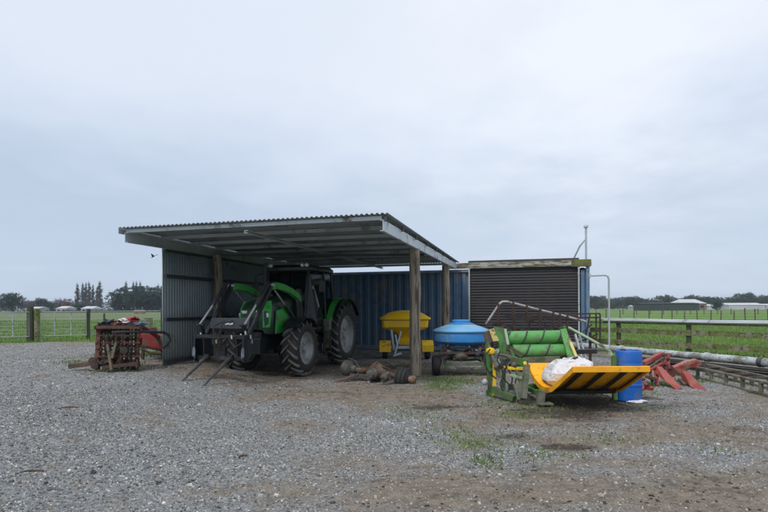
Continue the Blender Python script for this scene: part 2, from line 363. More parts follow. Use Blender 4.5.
def gnoise(sc, det=6, ro=.6):
    x = gn('ShaderNodeTexNoise'); x.inputs['Scale'].default_value = sc; x.inputs['Detail'].default_value = det; x.inputs['Roughness'].default_value = ro; gl_(gtc.outputs['Object'], x.inputs['Vector']); return x.outputs[0]
def grmp(v, a, b, c=0, d=1):
    x = gn('ShaderNodeMapRange'); x.inputs[1].default_value = a; x.inputs[2].default_value = b; x.inputs[3].default_value = c; x.inputs[4].default_value = d; gl_(v, x.inputs[0]); return x.outputs[0]
def gmx(f, a, b, bt='MIX'):
    x = gn('ShaderNodeMixRGB', blend_type=bt)
    if isinstance(f, float): x.inputs[0].default_value = f
    else: gl_(f, x.inputs[0])
    for i, q_ in ((1, a), (2, b)):
        if isinstance(q_, tuple): x.inputs[i].default_value = (*q_, 1)
        else: gl_(q_, x.inputs[i])
    return x.outputs[0]
def gma(op, a, b):
    x = gn('ShaderNodeMath', operation=op)
    for i, v in enumerate((a, b)):
        if isinstance(v, (int, float)): x.inputs[i].default_value = v
        else: gl_(v, x.inputs[i])
    return x.outputs[0]
def gat(nm): return gn('ShaderNodeAttribute', attribute_name=nm).outputs['Fac']
gtc = gn('ShaderNodeTexCoord'); go = gn('ShaderNodeOutputMaterial'); gp = gn('ShaderNodeBsdfPrincipled'); gl_(gp.outputs[0], go.inputs[0])
vo = gn('ShaderNodeTexVoronoi'); vo.inputs['Scale'].default_value = 38; gl_(gtc.outputs['Object'], vo.inputs['Vector'])
vsep = gn('ShaderNodeSeparateColor'); gl_(vo.outputs['Color'], vsep.inputs[0])
vo2 = gn('ShaderNodeTexVoronoi'); vo2.inputs['Scale'].default_value = 14; gl_(gtc.outputs['Object'], vo2.inputs['Vector'])
vs2 = gn('ShaderNodeSeparateColor'); gl_(vo2.outputs['Color'], vs2.inputs[0])
st = gmx(grmp(vsep.outputs[0], .1, .9), (.11, .115, .117), (.37, .38, .38))
st = gmx(grmp(vsep.outputs[1], .82, .9), st, (.30, .25, .19))
st = gmx(grmp(vs2.outputs[0], .25, .9, 0, .4), st, (.11, .12, .13))
st = gmx(grmp(gnoise(.9, 6), .35, .65, 0, .55), st, (.26, .275, .285))
so_ = gmx(grmp(gnoise(5, 8, .7), .35, .65), (.11, .088, .065), (.29, .24, .185))
so_ = gmx(grmp(vsep.outputs[2], .6, .9, 0, .5), so_, (.28, .25, .21))
soil_f = grmp(gma('ADD', gat('soil'), gma('MULTIPLY', gma('SUBTRACT', gnoise(13, 8, .8), .5), 1.5)), .28, .78, 0, .95)
base = gmx(soil_f, st, so_)
dk = grmp(gma('ADD', gat('dark'), gma('MULTIPLY', gma('SUBTRACT', gnoise(11, 8, .8), .5), 1.5)), .35, .9, 0, .85)
base = gmx(dk, base, (.045, .034, .025))
mo = grmp(gma('ADD', gat('moss'), gma('MULTIPLY', gma('SUBTRACT', gnoise(9, 8, .75), .5), 1.5)), .35, .7, 0, .85)
base = gmx(mo, base, gmx(grmp(gnoise(14), .4, .6), (.07, .10, .025), (.13, .15, .045)))
gr = gmx(grmp(gnoise(.35, 8, .65), .38, .62), (.085, .175, .028), (.14, .225, .042))
gr = gmx(grmp(gnoise(3.5, 6, .7), .50, .68, 0, .6), gr, (.055, .13, .02))
gr = gmx(grmp(gnoise(.9, 8, .7), .56, .70, 0, .5), gr, (.20, .23, .07))
gr = gmx(gat('dull'), gr, (.13, .155, .075))
gr = gmx(grmp(gat('trackm'), .4, .6), gr, (.42, .42, .40))
grf = grmp(gma('ADD', gat('grass'), gma('MULTIPLY', gma('SUBTRACT', gnoise(4, 8, .75), .5), .9)), .35, .6)
base = gmx(grf, base, gr); gl_(base, gp.inputs['Base Color']); gp.inputs['Roughness'].default_value = .92
gp.inputs['Specular IOR Level'].default_value = .25
hgt = gma('ADD', gma('MULTIPLY', gma('SUBTRACT', 1.0, vo.outputs['Distance']), .5), gma('MULTIPLY', gnoise(25, 8, .7), 1.4))
bp = gn('ShaderNodeBump'); bp.inputs['Strength'].default_value = .75; bp.inputs['Distance'].default_value = .03; gl_(hgt, bp.inputs['Height']); gl_(bp.outputs[0], gp.inputs['Normal'])
D_ = np.hypot(X, Y)
dull = np.clip(sstep(45, 75, Y)*(1-sstep(-12, 5, X))*.8+.5*sstep(140, 200, Y), 0, 1)
trk = X*0
gnd = npmesh('ground', np.stack([X, Y, Z], 1), q, 4, gm, True, dict(soil=soilm(X, Y), dark=darkm(X, Y), moss=mossm(X, Y), grass=grassmask(X, Y), dull=dull, trackm=trk))
tag(gnd, kind='structure')

# gravel stones lying on the yard (countless)
def stones(n, d0, d1, smin, smax, half=.86, power=1.0):
    u = rng.random(n); D = d0*(d1/d0)**u if power == 0 else np.sqrt(d0**2+(d1**2-d0**2)*u)
    x = (rng.random(n)*2-1)*half*D; y = D
    gmk = grassmask(x, y); so2 = soilm(x, y); dn = darkm(x, y)
    keep = (rng.random(n) > gmk*1.2) & (rng.random(n) > np.clip(so2*.62+dn*.5, 0, .86))
    x = x[keep]; y = y[keep]; m = len(x)
    s = smin+(smax-smin)*rng.random(m)**2.6
    base_ = np.array([[1, 0, 0], [-1, 0, 0], [0, 1, 0], [0, -1, 0], [0, 0, 1], [0, 0, -1], [.62, .62, .3], [-.62, -.5, .35]])
    base_ = np.array([[-1, -1, -1], [1, -1, -1], [1, 1, -1], [-1, 1, -1], [-1, -1, 1], [1, -1, 1], [1, 1, 1], [-1, 1, 1]])*.62
    V = base_[None]*(1+.55*(rng.random((m, 8, 3))-.5)); V[:, 4:, :2] *= .72
    V *= (np.stack([1+.6*rng.random(m), .8+.3*rng.random(m), .45+.35*rng.random(m)], 1)*s[:, None])[:, None, :]
    a = rng.random(m)*2*PI; b = (rng.random(m)-.5)*.9
    ca, sa, cb_, sb = np.cos(a), np.sin(a), np.cos(b), np.sin(b)
    x1 = V[:, :, 0]*cb_[:, None]+V[:, :, 2]*sb[:, None]; z1 = -V[:, :, 0]*sb[:, None]+V[:, :, 2]*cb_[:, None]; y1 = V[:, :, 1]
    x2 = x1*ca[:, None]-y1*sa[:, None]; y2 = x1*sa[:, None]+y1*ca[:, None]
    P = np.stack([x2+x[:, None], y2+y[:, None], z1+(G(x, y)+s*.12)[:, None]], -1).reshape(-1, 3)
    f = np.array([[3, 2, 1, 0], [4, 5, 6, 7], [0, 1, 5, 4], [1, 2, 6, 5], [2, 3, 7, 6], [3, 0, 4, 7]])
    return P, (f[None]+(np.arange(m)*8)[:, None, None]).reshape(-1, 4)
sm = bpy.data.materials.new('gravel stone'); sm.use_nodes = True; ts = sm.node_tree; pb = ts.nodes['Principled BSDF']
ge = ts.nodes.new('ShaderNodeNewGeometry'); rp = ts.nodes.new('ShaderNodeValToRGB'); ts.links.new(ge.outputs['Random Per Island'], rp.inputs[0])
e = rp.color_ramp.elements; e[0].color = (.035, .038, .04, 1); e[1].position = 1; e[1].color = (.60, .61, .62, 1)
for p_, c_ in ((.2, (.085, .095, .10)), (.42, (.17, .185, .195)), (.66, (.26, .28, .295)), (.71, (.27, .215, .16)), (.77, (.30, .32, .33)), (.90, (.44, .455, .465)), (.985, (.70, .70, .70))): x_ = e.new(p_); x_.color = (*c_, 1)
tcs = ts.nodes.new('ShaderNodeTexCoord'); ns = ts.nodes.new('ShaderNodeTexNoise'); ns.inputs['Scale'].default_value = 1.1; ns.inputs['Detail'].default_value = 7; ns.inputs['Roughness'].default_value = .7; ts.links.new(tcs.outputs['Object'], ns.inputs['Vector'])
mr = ts.nodes.new('ShaderNodeMapRange'); mr.inputs[1].default_value = .35; mr.inputs[2].default_value = .65; ts.links.new(ns.outputs[0], mr.inputs[0])
mq = ts.nodes.new('ShaderNodeMixRGB'); mq.blend_type = 'MULTIPLY'; mq.inputs[0].default_value = 1; ts.links.new(rp.outputs[0], mq.inputs[1])
mw = ts.nodes.new('ShaderNodeMixRGB'); mw.inputs[1].default_value = (.86, .80, .73, 1); mw.inputs[2].default_value = (1.24, 1.23, 1.21, 1); ts.links.new(mr.outputs[0], mw.inputs[0]); ts.links.new(mw.outputs[0], mq.inputs[2]); sa = ts.nodes.new('ShaderNodeAttribute'); sa.attribute_name = 'soil'; sd2 = ts.nodes.new('ShaderNodeAttribute'); sd2.attribute_name = 'dark'
def tint(fac, col, amt, src):
    m1 = ts.nodes.new('ShaderNodeMath'); m1.operation = 'MULTIPLY'; m1.inputs[1].default_value = amt; ts.links.new(fac, m1.inputs[0])
    m2 = ts.nodes.new('ShaderNodeMixRGB'); m2.inputs[2].default_value = (*col, 1); ts.links.new(m1.outputs[0], m2.inputs[0]); ts.links.new(src, m2.inputs[1]); return m2.outputs[0]
c_ = tint(sa.outputs['Fac'], (.25, .205, .155), .50, mq.outputs[0]); c_ = tint(sd2.outputs['Fac'], (.07, .055, .042), .6, c_); ts.links.new(c_, pb.inputs['Base Color']); pb.inputs['Roughness'].default_value = .85; pb.inputs['Specular IOR Level'].default_value = .3
P1, F1 = stones(170000, 3.3, 8.5, .0035, .0135); P2, F2 = stones(110000, 8.5, 21, .007, .019); P3, F3 = stones(2200, 3.4, 16, .014, .032, power=0)
Vv = np.concatenate([P1, P2, P3]); Ff = np.concatenate([F1, F2+len(P1), F3+len(P1)+len(P2)])
SA = soilm(Vv[:, 0], Vv[:, 1])
def clumps(n, d0, d1, smin, smax, wfun):
    D = np.sqrt(d0**2+(d1**2-d0**2)*rng.random(n*6)); x = (rng.random(n*6)*2-1)*.86*D
    k = rng.random(n*6) < wfun(x, D); x = x[k][:n]; y = D[k][:n]; m = len(x); s_ = smin+(smax-smin)*rng.random(m)**2.5
    b = np.array([[-1, -1, -1], [1, -1, -1], [1, 1, -1], [-1, 1, -1], [-1, -1, 1], [1, -1, 1], [1, 1, 1], [-1, 1, 1]])*.6
    V = b[None]*(1+.9*(rng.random((m, 8, 3))-.5)); V[:, 4:, :2] *= .6; V *= (np.stack([1+.9*rng.random(m), .8+.5*rng.random(m), .35+.35*rng.random(m)], 1)*s_[:, None])[:, None, :]
    a = rng.random(m)*2*PI; ca = np.cos(a)[:, None]; sa_ = np.sin(a)[:, None]
    P = np.stack([V[:, :, 0]*ca-V[:, :, 1]*sa_+x[:, None], V[:, :, 0]*sa_+V[:, :, 1]*ca+y[:, None], V[:, :, 2]+(G(x, y)+s_*.1)[:, None]], -1).reshape(-1, 3)
    f = np.array([[3, 2, 1, 0], [4, 5, 6, 7], [0, 1, 5, 4], [1, 2, 6, 5], [2, 3, 7, 6], [3, 0, 4, 7]]); return P, (f[None]+(np.arange(m)*8)[:, None, None]).reshape(-1, 4)
m_clod = MAT('mud clod', (.075, .055, .038), (.045, .034, .025), 6, .95, island=.4, bump=.3)
Pc, Fc = clumps(11000, 3.6, 15, .005, .024, lambda x, y: np.clip(darkm(x, y)*1.0+soilm(x, y)*.25-.1, 0, 1)*(1-grassmask(x, y)))
tag(npmesh('mud_clods', Pc, Fc, 4, m_clod), 'crumbs and clods of dark mud on the worn parts of the yard', 'mud', kind='stuff')
tag(npmesh('gravel', Vv, Ff, 4, sm, False, dict(soil=SA, dark=darkm(Vv[:, 0], Vv[:, 1]))), 'loose blue-grey gravel scattered over the yard', 'gravel', kind='stuff')

# grass blades
def blades(name, label, pts, hs, mat, w=.5):
    n = len(pts); a = rng.random(n)*PI; lean = (rng.random((n, 2))-.5)*hs[:, None]*.9; wd = hs*w*.12
    b = np.stack([pts[:, 0], pts[:, 1], G(pts[:, 0], pts[:, 1])-.01], 1)
    dx = np.stack([np.cos(a)*wd, np.sin(a)*wd, np.zeros(n)], 1)
    mid = b+np.concatenate([lean*.35, (hs*.6)[:, None]], 1); tip = b+np.concatenate([lean, hs[:, None]], 1)
    V = np.stack([b-dx, b+dx, mid+dx*.7, mid-dx*.7, tip], 1).reshape(-1, 3)
    i = (np.arange(n)*5)[:, None]
    T = np.concatenate([i+np.array([[0, 1, 2]]), i+np.array([[0, 2, 3]]), i+np.array([[3, 2, 4]])], 0)
    return tag(npmesh(name, V, T, 3, mat), label, 'grass', kind='stuff')
m_weed = MAT('weed', (.085, .17, .03), (.14, .22, .05), .7, .8, island=.5, bump=0)
m_blade = MAT('grass blade', (.095, .185, .03), (.155, .24, .05), .7, .7, island=.45, bump=0, spot=(.20, .20, .08), spot_amt=.25, spot_scale=1)
n = 260000; D = 13+45*rng.random(n)**1.6; x = (rng.random(n)*1.1-.05)*D*.86*np.where(rng.random(n) < .55, 1, -1)
keep = grassmask(x, D) > .35+.4*rng.random(n); x = x[keep]; D = D[keep]
blades('grass', 'short bright green paddock grass beyond the fences', np.stack([x, D], 1), (.03+.07*rng.random(len(x))**2)*(1+D/50), m_blade, w=.8)
tp = []
for cx_, cy_, rx, ry, a_ in MOSS:
    k = int(3200*a_*max(rx*ry, .03)); tp.append(np.stack([cx_+rng.normal(0, rx*.55, k), cy_+rng.normal(0, ry*.55, k)], 1))
for (px, D0, k, r) in ((440, 11.4, 700, .35), (466, 12.3, 500, .4), (152, 14.6, 3500, .7), (660, 10.4, 900, .3), (690, 10.9, 900, .35), (640, 9.4, 250, .4), (540, 8.3, 500, .5), (500, 8.7, 400, .4), (600, 9.3, 400, .5), (80, 12.6, 500, .6), (118, 11.0, 600, .5), (130, 14.5, 1600, .7), (420, 12.1, 200, .15)):
    c0 = A(px, D0, 0); tp.append(np.stack([c0.x+rng.normal(0, r*.6, k), c0.y+rng.normal(0, r*.6, k)], 1))
for k in range(5200):                                          # long fringe along the right fence and the pipe
    c0 = FP+FD*random.uniform(-3, 12); tp.append(np.array([[c0.x+random.gauss(-.15, .45), c0.y+random.gauss(0, .3)]]))
tp = np.concatenate(tp); blades('weeds', 'low weeds and moss tufts growing through the gravel', tp, .010+.05*rng.random(len(tp))**2, m_weed, w=1.5)

# ------------------------------------------------------------------ open-fronted lean-to shed  (local: x along front, y to the back)
TH = R(-15.5); SO = Vector((0.018, 9.2, 0))
shed = thing('open_shed', 'open fronted corrugated iron lean-to sheltering the green tractor', 'shed', SO, TH, world=False)
def slc(x, y): # local->world xy
    c, s_ = math.cos(TH), math.sin(TH); return SO.x+c*x-s_*y, SO.y+s_*x+c*y
RW, RD = -5.5, 9.62
def roofz(y): return 3.2-.006*y
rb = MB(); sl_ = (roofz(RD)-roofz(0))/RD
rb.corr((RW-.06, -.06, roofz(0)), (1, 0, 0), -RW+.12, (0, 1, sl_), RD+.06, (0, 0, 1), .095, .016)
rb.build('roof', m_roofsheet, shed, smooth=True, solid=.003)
for i, y in enumerate(np.linspace(.06, RD-.1, 10)):            # purlins (C section)
    z = roofz(y)-.018-.045; pm = MB()
    z += .008; pm.box(((RW)/2-.03, y, z), (-RW-.08, .012, .07)); pm.box((RW/2-.03, y+.022, z+.029), (-RW-.08, .044, .012)); pm.box((RW/2-.03, y+.022, z-.029), (-RW-.08, .044, .012))
    pm.build('purlin', m_steel if i == 0 else m_galv, shed)
for x, mt in ((RW+.03, m_galv), (-2.75, m_galv), (-.03, m_steel)):           # rafters carried by the poles
    z0 = roofz(0)-.105; hh = .2 if x > -1 or x < -5 else .055; fm = MB()
    fm.box((x, RD/2, z0-.06-.03), (.012, RD, hh)); sx = -1 if x > -1 else 1
    fm.box((x+sx*.03, RD/2, z0-.09+hh/2-.006), (.06, RD-.02, .012)); fm.box((x+sx*.03, RD/2, z0-.09-hh/2+.006), (.06, RD-.02, .012))
    fm.build('rafter', mt, shed)
for y in (.012, 1.3, 2.6, 3.9, 5.2, 6.5, 7.8):                 # cleats between edge rafter and sheet
    MB().box((.012, y, 3.115), (.03, .07, .09)).build('cleat', m_girt, shed)
MB().box((RW-.085, RD/2-.02, 3.145), (.010, RD+.06, .125)).build('barge_flashing', m_galv, shed)
sb = MB(); sb.bar((-5.3, 3.0, 2.93), (-.2, 4.6, 2.93), .05, .05); sb.build('cross_brace', m_girt, shed)
# left wall: sheets fixed outside, girts and poles inside
wx = RW-.02
wall = MB(); wy0 = 1.17
wall.corr((wx, wy0, .27), (0, 1, 0), RD-wy0-.05, (0, 0, 1), 2.68, (1, 0, 0), .095, .013)
wall.build('wall_sheet', m_wallsheet, shed, smooth=True, solid=.003)
for z in (.36, 1.31, 2.30, 2.88):
    MB().box((wx+.05, (RD+wy0)/2, z), (.045, RD-wy0-.12, .075)).build('girt', m_girt, shed)
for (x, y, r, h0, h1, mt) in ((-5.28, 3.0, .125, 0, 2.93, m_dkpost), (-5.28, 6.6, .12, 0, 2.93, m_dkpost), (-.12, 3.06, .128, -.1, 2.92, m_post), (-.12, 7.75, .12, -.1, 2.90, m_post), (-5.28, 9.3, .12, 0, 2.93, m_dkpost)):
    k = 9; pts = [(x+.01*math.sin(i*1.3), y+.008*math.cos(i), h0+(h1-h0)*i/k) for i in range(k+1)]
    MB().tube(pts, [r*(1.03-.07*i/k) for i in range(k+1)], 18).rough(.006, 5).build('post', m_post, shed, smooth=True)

# ------------------------------------------------------------------ container with a roller door   (same axes, face at y = 9.75)
CY = 9.78
cxo, cyo = slc(0, CY); cont = thing('shipping_container', 'blue shipping container with a dark roller door in its long side', 'container', (cxo, cyo, 0), TH, world=False)
x0, x1, dx0, dx1, HC = -7.82, 4.37, .42, 4.0, 2.9
def cw(xa, xb, za=.16, zb=HC-.1):
    m = MB(); m.corr((xa, .045, za), (1, 0, 0), xb-xa, (0, 0, 1), zb-za, (0, -1, 0), .30, .042, 'trap'); return m
cw(x0+.16, dx0-.06).build('wall', m_blue, cont, solid=.003)
cw(dx1+.10, x1-.10).build('wall', m_blue, cont, solid=.003)
m = MB(); m.corr((x0+.12, 2.40, .16), (1, 0, 0), x1-x0-.24, (0, 0, 1), HC-.26, (0, 1, 0), .30, .042, 'trap')
for xx in (x0+.03, x1-.03): m.corr((xx, .1, .16), (0, 1, 0), 2.25, (0, 0, 1), HC-.26, (1 if xx > 0 else -1, 0, 0), .30, .03, 'trap')
m.build('wall', m_blue, cont, solid=.003)
MB().corr((x0+.05, .05, HC-.03), (1, 0, 0), x1-x0-.1, (0, 1, 0), 2.35, (0, 0, 1), .22, .02, 'trap').build('roof', m_bluerail, cont, solid=.003)
for xx in (x0+.08, x1-.055): MB().box((xx, .05, HC/2), (.15 if xx < 0 else .11, .14, HC)).build('corner_post', m_bluerail, cont, bevel=.008)
for xx in (x0+.08, x1-.06): MB().box((xx, 2.39, HC/2), (.12, .10, HC)).build('corner_post', m_bluerail, cont, bevel=.008)
MB().box(((x0+dx0)/2+.05, .03, HC-.05), (dx0-x0-.2, .075, .095)).build('top_rail', m_bluerail, cont, bevel=.006)
MB().box(((x0+dx0)/2+.05, .03, .09), (dx0-x0-.2, .075, .14)).build('bottom_rail', m_bluerail, cont, bevel=.006)
# roller door curtain
pr = []; nsl = 30; zt = 2.93; zb = .04
for i in range(nsl):
    zz = zb+(zt-zb)*i/nsl; dz = (zt-zb)/nsl
    pr += [(dx0, .06, zz), (dx0, .052, zz+dz*.12), (dx0, .044, zz+dz*.35), (dx0, .044, zz+dz*.65), (dx0, .052, zz+dz*.88)]
pr.append((dx0, .06, zt))
MB().strip(pr, (dx1-dx0, 0, 0), -.006).build('roller_door', m_door, cont, smooth=False)
MB().box(((dx0+dx1)/2, .02, .05), (dx1-dx0-.1, .05, .06)).build('door_sill', m_galv, cont, bevel=.005)
for xx in (dx0-.025, dx1+.03): MB().box((xx, .0, 1.47), (.05, .08, 2.92)).build('door_guide', m_galv, cont, bevel=.004)
m = MB(); m.box((1.4, -.012, 3.03), (3.1+.6, .06, .20)); m.rough(.006, 2)
hb = MB().box((2.05, -.035, 3.045), (4.75, .05, .155)); hb.box((2.05, -.03, 2.945), (4.75, .035, .04)); hb.build('header_board', m_board, cont, bevel=.006)
MB().box((2.2, .13, 3.16), (dx1-dx0+.1, .26, .085)).build('door_hood', m_darksteel, cont, bevel=.01)
MB().box((4.1, -.03, 3.02), (.62, .065, .24)).build('bracket_board', MAT('mossy board', (.14, .14, .07), (.10, .09, .05), 5, .9, spot=(.16, .17, .04), spot_amt=.5, bump=.4), cont, bevel=.006)
# mast on the container
pm_ = A(586.3, 17.55, 0); mast = thing('metal_mast', 'thin grey metal mast with a stay standing at the container corner', 'mast', (pm_.x, pm_.y, 2.9))
MB().tube([A(586.3, 17.55, 2.9), A(586.3, 17.55, 4.22)], .035, 10).build('pole', m_galv, mast, smooth=True)
MB().lathe([(.0, .1), (.06, .09), (.075, .05), (.075, .01), (.04, 0), (.0, 0)], A(586.3, 17.55, 4.2), n=14).build('cap', m_galv, mast, smooth=True)
MB().tube([W(573, 262, 17.9), W(580, 248, 17.6), W(586.5, 240, 17.55)], .028, 8).build('stay', m_galv, mast, smooth=True)
pa = W(590.5, 277.5, 17.3); pb_ = W(609, 277.5, 17.1)
sp = thing('stand_pipe', 'tall bent galvanised pipe rising from the fence to the container', 'pipe', (pb_.x, pb_.y, 0))
MB().tube([pa+Vector((-.05, 0, .0)), pa, pb_+Vector((-.12, 0, .01)), pb_+Vector((-.03, 0, -.03)), pb_+Vector((0, 0, -.12)), A(609, 17.1, .0)], .03, 10).build('pipe', m_galv, sp, smooth=True)
MB().box(pa+Vector((-.02, 0, 0)), (.05, .09, .14)).build('bracket', m_galv, sp, bevel=.008)

# ------------------------------------------------------------------ wheels
def tyre_mb(Rr, Wd, ri, lugs=0, lugh=.05):
    m = MB(); tm = MB(); k = Wd/2; sh = Rr-lugh if lugs else Rr
    prof = [(ri, -k*.80), (ri+.015, -k*.86), ((ri+sh)/2*.98, -k*1.0), (sh-.06*sh/.6, -k*.97), (sh-.012, -k*.80), (sh, -k*.4), (sh+.004, 0), (sh, k*.4), (sh-.012, k*.80), (sh-.06*sh/.6, k*.97), ((ri+sh)/2*.98, k*1.0), (ri+.015, k*.86), (ri, k*.80), (ri, -k*.8)]
    m.lathe(prof, axis=(1, 0, 0), n=64)
    for i in range(lugs):
        for sd in (-1, 1):
            a0 = 2*PI*(i+(.5 if sd > 0 else 0))/lugs; N_ = 7; top = []; bot = []
            for j in range(N_):
                f = j/(N_-1); xx = sd*k*(-.06+f*1.04); a = a0+f*.55/ (Rr/.62)*.62
                rr = sh-.004 if f < .8 else sh-.004-(f-.8)*.30*Rr*.6
                wd = .024/Rr*(.9+.35*f)
                for dd, rad in ((-wd, rr-.01), (-wd*.75, rr+lugh*(1 if f < .9 else .7)), (wd*.75, rr+lugh*(1 if f < .9 else .7)), (wd, rr-.01)):
                    top.append(Vector((xx, math.cos(a+dd)*rad, math.sin(a+dd)*rad)))
            fs = []
            for j in range(N_-1):
                for q_ in range(3): fs.append((j*4+q_, j*4+q_+1, (j+1)*4+q_+1, (j+1)*4+q_))
            fs += [(0, 1, 2, 3), ((N_-1)*4+3, (N_-1)*4+2, (N_-1)*4+1, (N_-1)*4)]
            tm.add(top, fs)
    return m, tm
m_tread = MAT('dusty tyre lugs', (.17, .165, .155), (.10, .098, .092), 6, .85, spot=(.13, .11, .09), spot_amt=.4, bump=.2)
def rim_mb(ri, Wd, dish, side=1, n=40):
    k = Wd/2*side
    return MB().lathe([(ri+.012, k*.88), (ri+.02, k*.80), (ri-.01, k*.74), (ri-.03, k*.5), (ri-.05, k*dish+.03*side), (ri*.72, k*dish), (ri*.5, k*dish+.02*side), (ri*.32, k*dish+.03*side), (ri*.30, k*dish-.03*side), (0.001, k*dish-.03*side)], axis=(1, 0, 0), n=n).lathe([(ri+.015, -k*.8), (ri-.02, -k*.7), (ri-.02, k*.5)], axis=(1, 0, 0), n=n)
def wheel(parent, loc, Rr, Wd, ri, lugs, side, mt_rim, rot=0, dish=.15):
    h = MB().lathe([(0.001, side*(Wd/2*dish+.09)), (ri*.16, side*(Wd/2*dish+.085)), (ri*.2, side*(Wd/2*dish+.04)), (ri*.27, side*(Wd/2*dish+.02)), (ri*.27, -side*Wd*.3), (0.001, -side*Wd*.3)], axis=(1, 0, 0), n=20)
    for i in range(8):
        a = i*PI/4; h.lathe([(0.001, .018*side), (.016, .018*side), (.016, 0)], (side*(Wd/2*dish+.03), math.cos(a)*ri*.40, math.sin(a)*ri*.40), (1, 0, 0), 8)
    ho = h.build('wheel', mt_rim, parent, smooth=True, loc=loc); ho.rotation_euler = (0, 0, rot)
    ty, tm = tyre_mb(Rr, Wd, ri, lugs); ty.build('tyre', m_rubber, ho, smooth=True)
    if lugs: tm.build('tread', m_tread, ho)
    rim_mb(ri, Wd, dish, side).build('rim', mt_rim, ho, smooth=True, solid=.006)
    return ho

# ------------------------------------------------------------------ tractor (local: -y is forward, x to the viewer's right; origin below the front axle)
tz = g(-2.6, 12.4)-.01
tr = thing('tractor', 'green tractor with black front loader and bale spikes under the lean-to', 'tractor', (-2.66, 12.39, tz), R(-17.8), world=False)
wheel(tr, (.76, 0, .63), .635, .40, .36, 17, 1, m_rim); wheel(tr, (-.76, 0, .63), .635, .40, .36, 17, -1, m_rim)
wheel(tr, (.74, 2.5, .83), .835, .44, .50, 21, 1, m_rim); wheel(tr, (-.74, 2.5, .83), .835, .44, .50, 21, -1, m_rim)
m = MB(); m.box((0, .9, .82), (.42, 3.4, .42)); m.box((0, 2.4, .85), (.75, .8, .5)); m.tube([(-.6, 0, .63), (.6, 0, .63)], .09, 12); m.box((0, 0, .62), (.3, .3, .25)); m.tube([(-.6, 2.5, .83), (.6, 2.5, .83)], .14, 14); m.box((0, -.75, .72), (.5, .35, .36)); m.box((.42, 1.25, .62), (.3, .75, .42)); m.box((-.42, 1.25, .62), (.3, .75, .42))
m.build('chassis', m_black, tr, bevel=.02)
m_hood = MAT('dark hood', (.012, .05, .022), (.015, .035, .02), 2, .4, bump=.02)
# hood: rounded box section along y
def hoodsec(y, w_, zt_, zb_):
    return [Vector(p) for p in ((-w_, y, zb_), (-w_, y, zt_-.18), (-w_*.93, y, zt_-.07), (-w_*.68, y, zt_-.012), (0, y, zt_), (w_*.68, y, zt_-.012), (w_*.93, y, zt_-.07), (w_, y, zt_-.18), (w_, y, zb_))]
secs = [hoodsec(-.86, .27, 1.42, 1.08), hoodsec(-.84, .32, 1.53, 1.0), hoodsec(-.72, .36, 1.66, .98), hoodsec(-.45, .38, 1.74, .98), hoodsec(.1, .39, 1.82, 1.0), hoodsec(.72, .41, 1.88, 1.0)]
m = MB(); nn = 9; vs = [v for s_ in secs for v in s_]
m.add(vs, [(i*nn+j, (i+1)*nn+j, (i+1)*nn+j+1, i*nn+j+1) for i in range(len(secs)-1) for j in range(nn-1)]+[tuple(range(nn))])
hood = m.build('hood', m_hood, tr, smooth=True)
MB().box((0, -.865, 1.22), (.34, .03, .26)).build('grille', m_black, hood, bevel=.008)
for sx in (-1, 1): MB().prism([(sx*.28, -.87, 1.12), (sx*.345, -.70, 1.12), (sx*.36, -.66, 1.50), (sx*.33, -.60, 1.72), (sx*.25, -.66, 1.71), (sx*.26, -.84, 1.55)], (sx*.03, 0, .01)).build('nose_panel', m_green, hood, bevel=.012)
for sx in (-1, 1):
    MB().box((sx*.2, -.83, 1.47), (.17, .06, .07), Matrix.Rotation(R(20)*sx, 3, 'Z')).build('headlight', m_lamp, tr, bevel=.012)
    MB().box((sx*.33, -.72, 1.40), (.05, .14, .10), Matrix.Rotation(R(12)*sx, 3, 'Z')).build('headlight', m_lamp, tr, bevel=.012)
# cab
cabf, cabr = .85, 2.15
m = MB()
for sx in (-1, 1):
    m.bar((sx*.52, .62, 1.15), (sx*.55, .86, 2.48), .06, .07); m.bar((sx*.70, 1.55, 1.1), (sx*.64, 1.55, 2.48), .05, .06); m.bar((sx*.66, 2.15, 1.5), (sx*.60, 2.10, 2.48), .07, .07)
    m.bar((sx*.52, .62, 1.15), (sx*.72, 1.0, 1.05), .05, .06); m.bar((sx*.72, 1.0, 1.05), (sx*.72, 1.9, 1.05), .05, .08)
m.bar((-.52, .62, 1.15), (.52, .62, 1.15), .06, .08); m.bar((-.6, 2.13, 1.55), (.6, 2.13, 1.55), .06, .08)
m.box((0, 1.5, 1.0), (1.35, 1.25, .09)); m.build('cab_frame', m_black, tr, bevel=.01)
m = MB(); rs = [(.50, 0), (.60, .02), (.62, .08), (.55, .16), (.40, .19)]
def rr_(hw, y0, y1, z, r=.12, n=5):
    pts = []
    for cx_, cy_, a0 in ((hw-r, y1-r, 0), (-hw+r, y1-r, 90), (-hw+r, y0+r, 180), (hw-r, y0+r, 270)):
        for i in range(n): a = R(a0+90*i/(n-1)); pts.append(Vector((cx_+r*math.cos(a), cy_+r*math.sin(a), z)))
    return pts
lv = [rr_(.60, .84, 2.2, 2.47), rr_(.66, .76, 2.26, 2.50), rr_(.66, .76, 2.26, 2.57), rr_(.60, .82, 2.2, 2.63), rr_(.45, .95, 2.05, 2.66)]
k = len(lv[0]); m.add([v for s_ in lv for v in s_], [(i*k+j, i*k+(j+1) % k, (i+1)*k+(j+1) % k, (i+1)*k+j) for i in range(4) for j in range(k)]+[tuple(range(4*k, 5*k)), tuple(range(k-1, -1, -1))])
m.build('cab_roof', m_black, tr, smooth=True)
for sx in (-1, 1):
    for ox in (0, .12):
        MB().lathe([(0.001, .05), (.038, .048), (.045, .03), (.04, -.02), (.001, -.03)], (sx*.50-.04+ox*(1 if sx > 0 else 1)-.02, .77, 2.62), (0, -1, 0), 14).build('work_light', m_lamp, tr, smooth=True)
